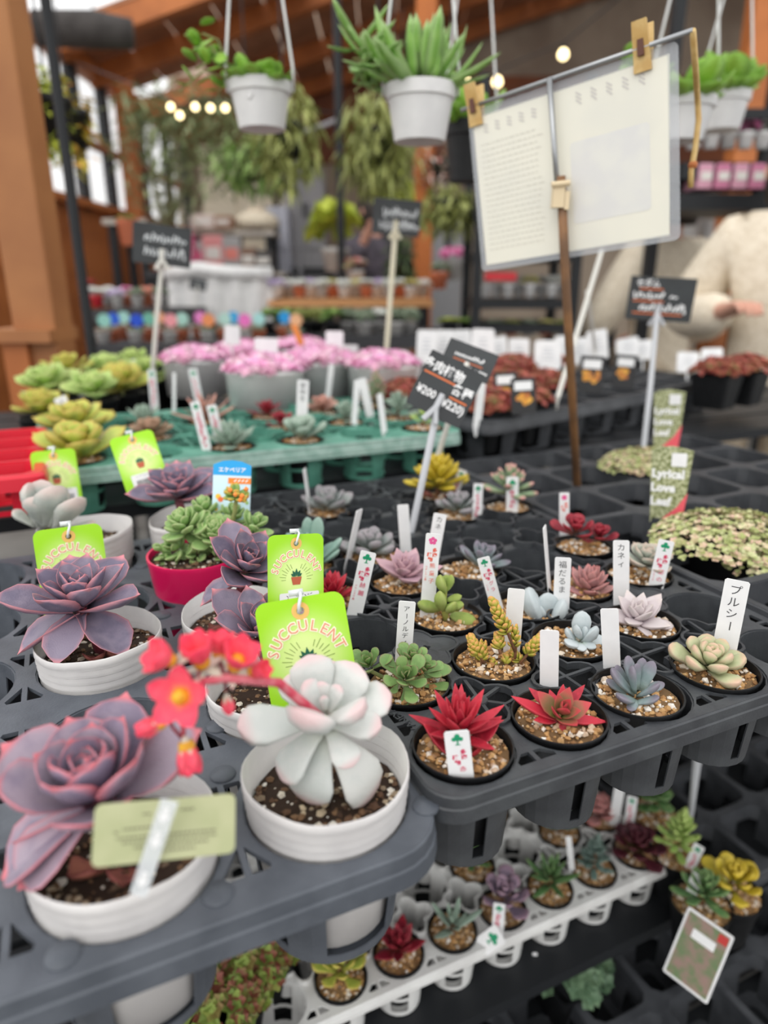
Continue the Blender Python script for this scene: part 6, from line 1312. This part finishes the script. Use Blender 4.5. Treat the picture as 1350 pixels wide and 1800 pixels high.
table('side table behind the two cream-clad people', 1120, 1400, 522, 3.3, .5, mat('dark_table', (52, 52, 55), .6), .05)
# amber twine on the notice's right edge
r = empty('amber_twine', tuple(PY(1218, 290, .80)), 0, 'amber rubber strap dangling beside the notice', 'strap'); MB().tube([c1 - Vec(r.location), PY(1224, 140, .77) - Vec(r.location)] + [PY(x, y, .80) - Vec(r.location) for x, y in ((1226, 175), (1228, 210), (1222, 262), (1215, 300), (1214, 330))], .003, 6).build('strap', mat('amber_plastic', (214, 182, 120), .35), r, None, True); MB().lathe([(.004, -.003), (.005, 0), (.004, .003)], 10, True, True).build('knot', WOOD, r)

# ---------------------------------------------------------------- bulbs
BULB = mat('lit_bulb', (255, 232, 176), .4, emit=4.5); 
def bulb_string(label, pts, y0, rad, ends):
    r = empty('light_string', tuple(PY(*pts[0], y0)), 0, label, 'lights'); o_ = Vec(r.location); P_ = [PY(x, y, y0) - o_ for x, y in pts]
    MB().tube([q + Vec((0, 0, rad * 2)) for q in P_], .004, 5).build('wire', METAL, r)
    for q, e in ((P_[0], ends[0]), (P_[-1], ends[1])): MB().tube([q + Vec((0, 0, rad * 2)), Vec(e) - o_], .004, 5).build('tie_wire', METAL, r)
    me = cached(('bulb', rad), lambda: MB().lathe([(rad * .1, -rad), (rad * .8, -rad * .6), (rad, 0), (rad * .7, rad * .7), (rad * .3, rad)], 12, True, True).mesh('bulb', BULB, True)); sk = cached(('sock', rad), lambda: MB().lathe([(rad * .35, rad), (rad * .35, rad * 2)], 8, True, True).mesh('socket', METAL))
    for q in P_: ob('bulb', me, r, Mat.Translation(q)); ob('socket', sk, r, Mat.Translation(q))
bulb_string('string of warm bulbs in front of the feathery tree', [(300, 188), (316, 203), (343, 188), (370, 190), (396, 190), (420, 190)], 3.5, .015, ((XL + .06, 4.9, 2.42), tuple(PY(598, 200, 3.9))))
bulb_string('string of warm bulbs under the roof by the notice', [(819, 147), (874, 144), (990, 96)], 4.4, .028, (tuple(PY(743, 170, 4.5)), (2.6, 4.75, 3.6)))

# ---------------------------------------------------------------- people
def skin_body(name, nodes, edges, m, parent, sub=2):
    ks = list(nodes); me = bpy.data.meshes.new(name); me.from_pydata([nodes[k][0] for k in ks], [(ks.index(a), ks.index(b)) for a, b in edges], []); me.materials.append(m)
    o = ob(name, me, parent); sm = o.modifiers.new('skin', 'SKIN'); sm.use_smooth_shade = True
    for i, k in enumerate(ks): rr = nodes[k][1]; me.skin_vertices[0].data[i].radius = (rr, rr) if not isinstance(rr, tuple) else rr
    me.skin_vertices[0].data[0].use_root = True
    s = o.modifiers.new('sub', 'SUBSURF'); s.levels = sub; s.render_levels = sub; return o
SKIN = mat('skin', (214, 160, 138), .5)
def person(label, x, y, rz, coat, trousers, hair, armL, armR, H=1.62, lean=0.0, bulk=1.0):
    """facing local -Y; armL/armR: elbow and wrist positions in local metres for H=1.62"""
    s = H / 1.62; r = empty('person', (x, y, 0), rz, label, 'person'); V = lambda *q: Vec(q) * s
    n = {'hip': (V(0, 0, .86), .11 * s), 'waist': (V(0, -.02 - lean * .2, 1.02), .105 * s), 'chest': (V(0, -.02 - lean * .6, 1.22), .125 * s), 'neck0': (V(0, -.01 - lean * .9, 1.36), .055 * s), 'neck': (V(0, -.02 - lean, 1.40), .048 * s), 'head0': (V(0, -.035 - lean, 1.46), .075 * s), 'head1': (V(0, -.03 - lean, 1.53), .088 * s), 'head2': (V(0, -.02 - lean, 1.59), .062 * s)}
    e = [('hip', 'waist'), ('waist', 'chest'), ('chest', 'neck0'), ('neck0', 'neck'), ('neck', 'head0'), ('head0', 'head1'), ('head1', 'head2')]
    for sd, (el, wr) in ((1, armL), (-1, armR)):
        k = 'L' if sd > 0 else 'R'; sh = V(sd * .165, -.01 - lean * .75, 1.31); E_, W_ = V(*el), V(*wr); f = (W_ - E_).normalized(); side = f.cross(Vec((0, 0, 1))).normalized()
        n['sh' + k] = (sh, .055 * s); n['el' + k] = (E_, .042 * s); n['wr' + k] = (W_, .027 * s); n['pm' + k] = (W_ + f * .05 * s, (.034 * s, .018 * s)); e += [('chest', 'sh' + k), ('sh' + k, 'el' + k), ('el' + k, 'wr' + k), ('wr' + k, 'pm' + k)]
        for q in range(4):
            b = W_ + f * .085 * s + side * (q - 1.5) * .019 * s; l = (.062, .072, .068, .052)[q] * s; n['f%s%d' % (k, q)] = (b, .0095 * s); n['g%s%d' % (k, q)] = (b + f * l * .55 - Vec((0, 0, l * .25)), .0085 * s); n['h%s%d' % (k, q)] = (b + f * l * .8 - Vec((0, 0, l * .6)), .0075 * s); e += [('pm' + k, 'f%s%d' % (k, q)), ('f%s%d' % (k, q), 'g%s%d' % (k, q)), ('g%s%d' % (k, q), 'h%s%d' % (k, q))]
        n['t' + k] = (W_ + f * .045 * s + side * sd * .045 * s, .010 * s); n['u' + k] = (W_ + f * .08 * s + side * sd * .055 * s, .009 * s); e += [('wr' + k, 't' + k), ('t' + k, 'u' + k)]
        n['th' + k] = (V(sd * .095, 0, .80), .085 * s); n['kn' + k] = (V(sd * .10, -.01, .46), .058 * s); n['an' + k] = (V(sd * .10, .02, .08), .038 * s); n['to' + k] = (V(sd * .11, -.14, .03), .032 * s); e += [('hip', 'th' + k), ('th' + k, 'kn' + k), ('kn' + k, 'an' + k), ('an' + k, 'to' + k)]
    skin_body('body', n, e, SKIN, r)
    cn = {k: (n[k][0], n[k][1] * 1.0 + .022 * s * bulk) for k in ('hip', 'waist', 'chest', 'neck0')}; ce = [('hip', 'waist'), ('waist', 'chest'), ('chest', 'neck0')]; cn['hem'] = (V(0, 0, .70), .15 * s * (.8 + .2 * bulk)); ce.append(('hip', 'hem'))
    for k in 'LR':
        for q, a in (('sh', .028), ('el', .030)): cn[q + k] = (n[q + k][0], n[q + k][1] + a * s * bulk)
        cn['cuff' + k] = (n['el' + k][0].lerp(n['wr' + k][0], .9), (.027 + .026 * bulk) * s); ce += [('chest', 'sh' + k), ('sh' + k, 'el' + k), ('el' + k, 'cuff' + k)]
    skin_body('coat', cn, ce, coat, r)
    tn = {'hip': (n['hip'][0], .125 * s)}; te = []
    for k in 'LR':
        for q, a in (('th', .018), ('kn', .020)): tn[q + k] = (n[q + k][0], n[q + k][1] + a * s)
        tn['hem' + k] = (n['an' + k][0] + V(0, 0, .03), .062 * s); te += [('hip', 'th' + k), ('th' + k, 'kn' + k), ('kn' + k, 'hem' + k)]
    skin_body('trousers', tn, te, trousers, r)
    for k in 'LR':
        mb = MB(); a_ = n['to' + k][0] + V(0, .05, .012); mb.add([(p[0] * .05 * s, p[1] * .12 * s, p[2] * .042 * s) for p in _ICO], _ICF, (0, 0, 0), Mat.Translation(a_)); mb.build('shoe', METAL, r, None, True)
    h = n['head1'][0]; mb = MB(); N = 14
    mb.loft([[(h.x + math.cos(2 * math.pi * q / N) * a * s, h.y + .018 * s + math.sin(2 * math.pi * q / N) * a * 1.08 * s, h.z + z_ * s) for q in range(N)] for a, z_ in ((.085, -.10), (.098, -.04), (.102, .02), (.09, .07), (.05, .105), (.01, .113))], True, True); mb.build('hair', hair, r, Mat.Translation((0, .012 * s, 0)), True)
    fy = -.088 * s; mb = MB(); mb.add([(-.012, 0, -.02), (.012, 0, -.02), (0, -.024, -.018), (0, -.002, .03)], [(0, 2, 3), (2, 1, 3), (0, 1, 2), (0, 3, 1)], (0, 0, 0), Mat.Translation(h + Vec((0, fy + .006, -.01)))); mb.build('nose', SKIN, r)
    for sd in (-1, 1): MB().add([(p[0] * .012, p[1] * .006, p[2] * .007) for p in _ICO], _ICF, (0, 0, 0), Mat.Translation(h + Vec((sd * .034 * s, fy + .008, .012)))).build('eye', METAL, r); MB().add([(p[0] * .012, p[1] * .02, p[2] * .03) for p in _ICO], _ICF, (0, 0, 0), Mat.Translation(h + Vec((sd * .092 * s, 0, -.01)))).build('ear', SKIN, r)
    MB().box(tuple(h + Vec((0, fy + .008, -.055))), (.042, .008, .008)).build('mouth', mat('lips', (176, 96, 92), .5), r)
    return r
FLEECE = mat('cream_fleece', (232, 220, 200), .95, (216, 202, 180), 60, .5, 120); BEIGE = mat('beige_trousers', (196, 180, 158), .9, (176, 160, 138), 20); DKH = mat('dark_hair', (46, 36, 32), .6); GRC = mat('grey_purple_coat', (92, 86, 96), .9, (70, 66, 74), 12); DKT_ = mat('charcoal_trousers', (52, 50, 56), .9)
p = PY(1172, 500, 2.95); person('person in a cream fleece with one elbow bent, head behind the notice', p.x, p.y, R(200), FLEECE, BEIGE, DKH, ((.30, -.06, 1.02), (.22, -.26, .93)), ((-.30, .02, 1.00), (-.12, -.24, .96)), 1.50, .0, 1.25)
p = PY(1372, 500, 2.3); person('person in a cream hooded coat raising a hand to the chest', p.x, p.y, R(-30), FLEECE, BEIGE, DKH, ((.32, -.05, 1.06), (.10, -.30, 1.12)), ((-.30, -.02, 1.04), (-.12, -.32, 1.10)), 1.52, .0, 1.7)
p = PY(656, 480, 4.98); person('person in a grey purple coat standing behind the price card', p.x, p.y, R(28), GRC, DKT_, DKH, ((.25, -.04, 1.04), (.14, -.25, 1.10)), ((-.25, -.05, 1.05), (-.18, -.26, 1.36)), 1.66, .0, 1.2)
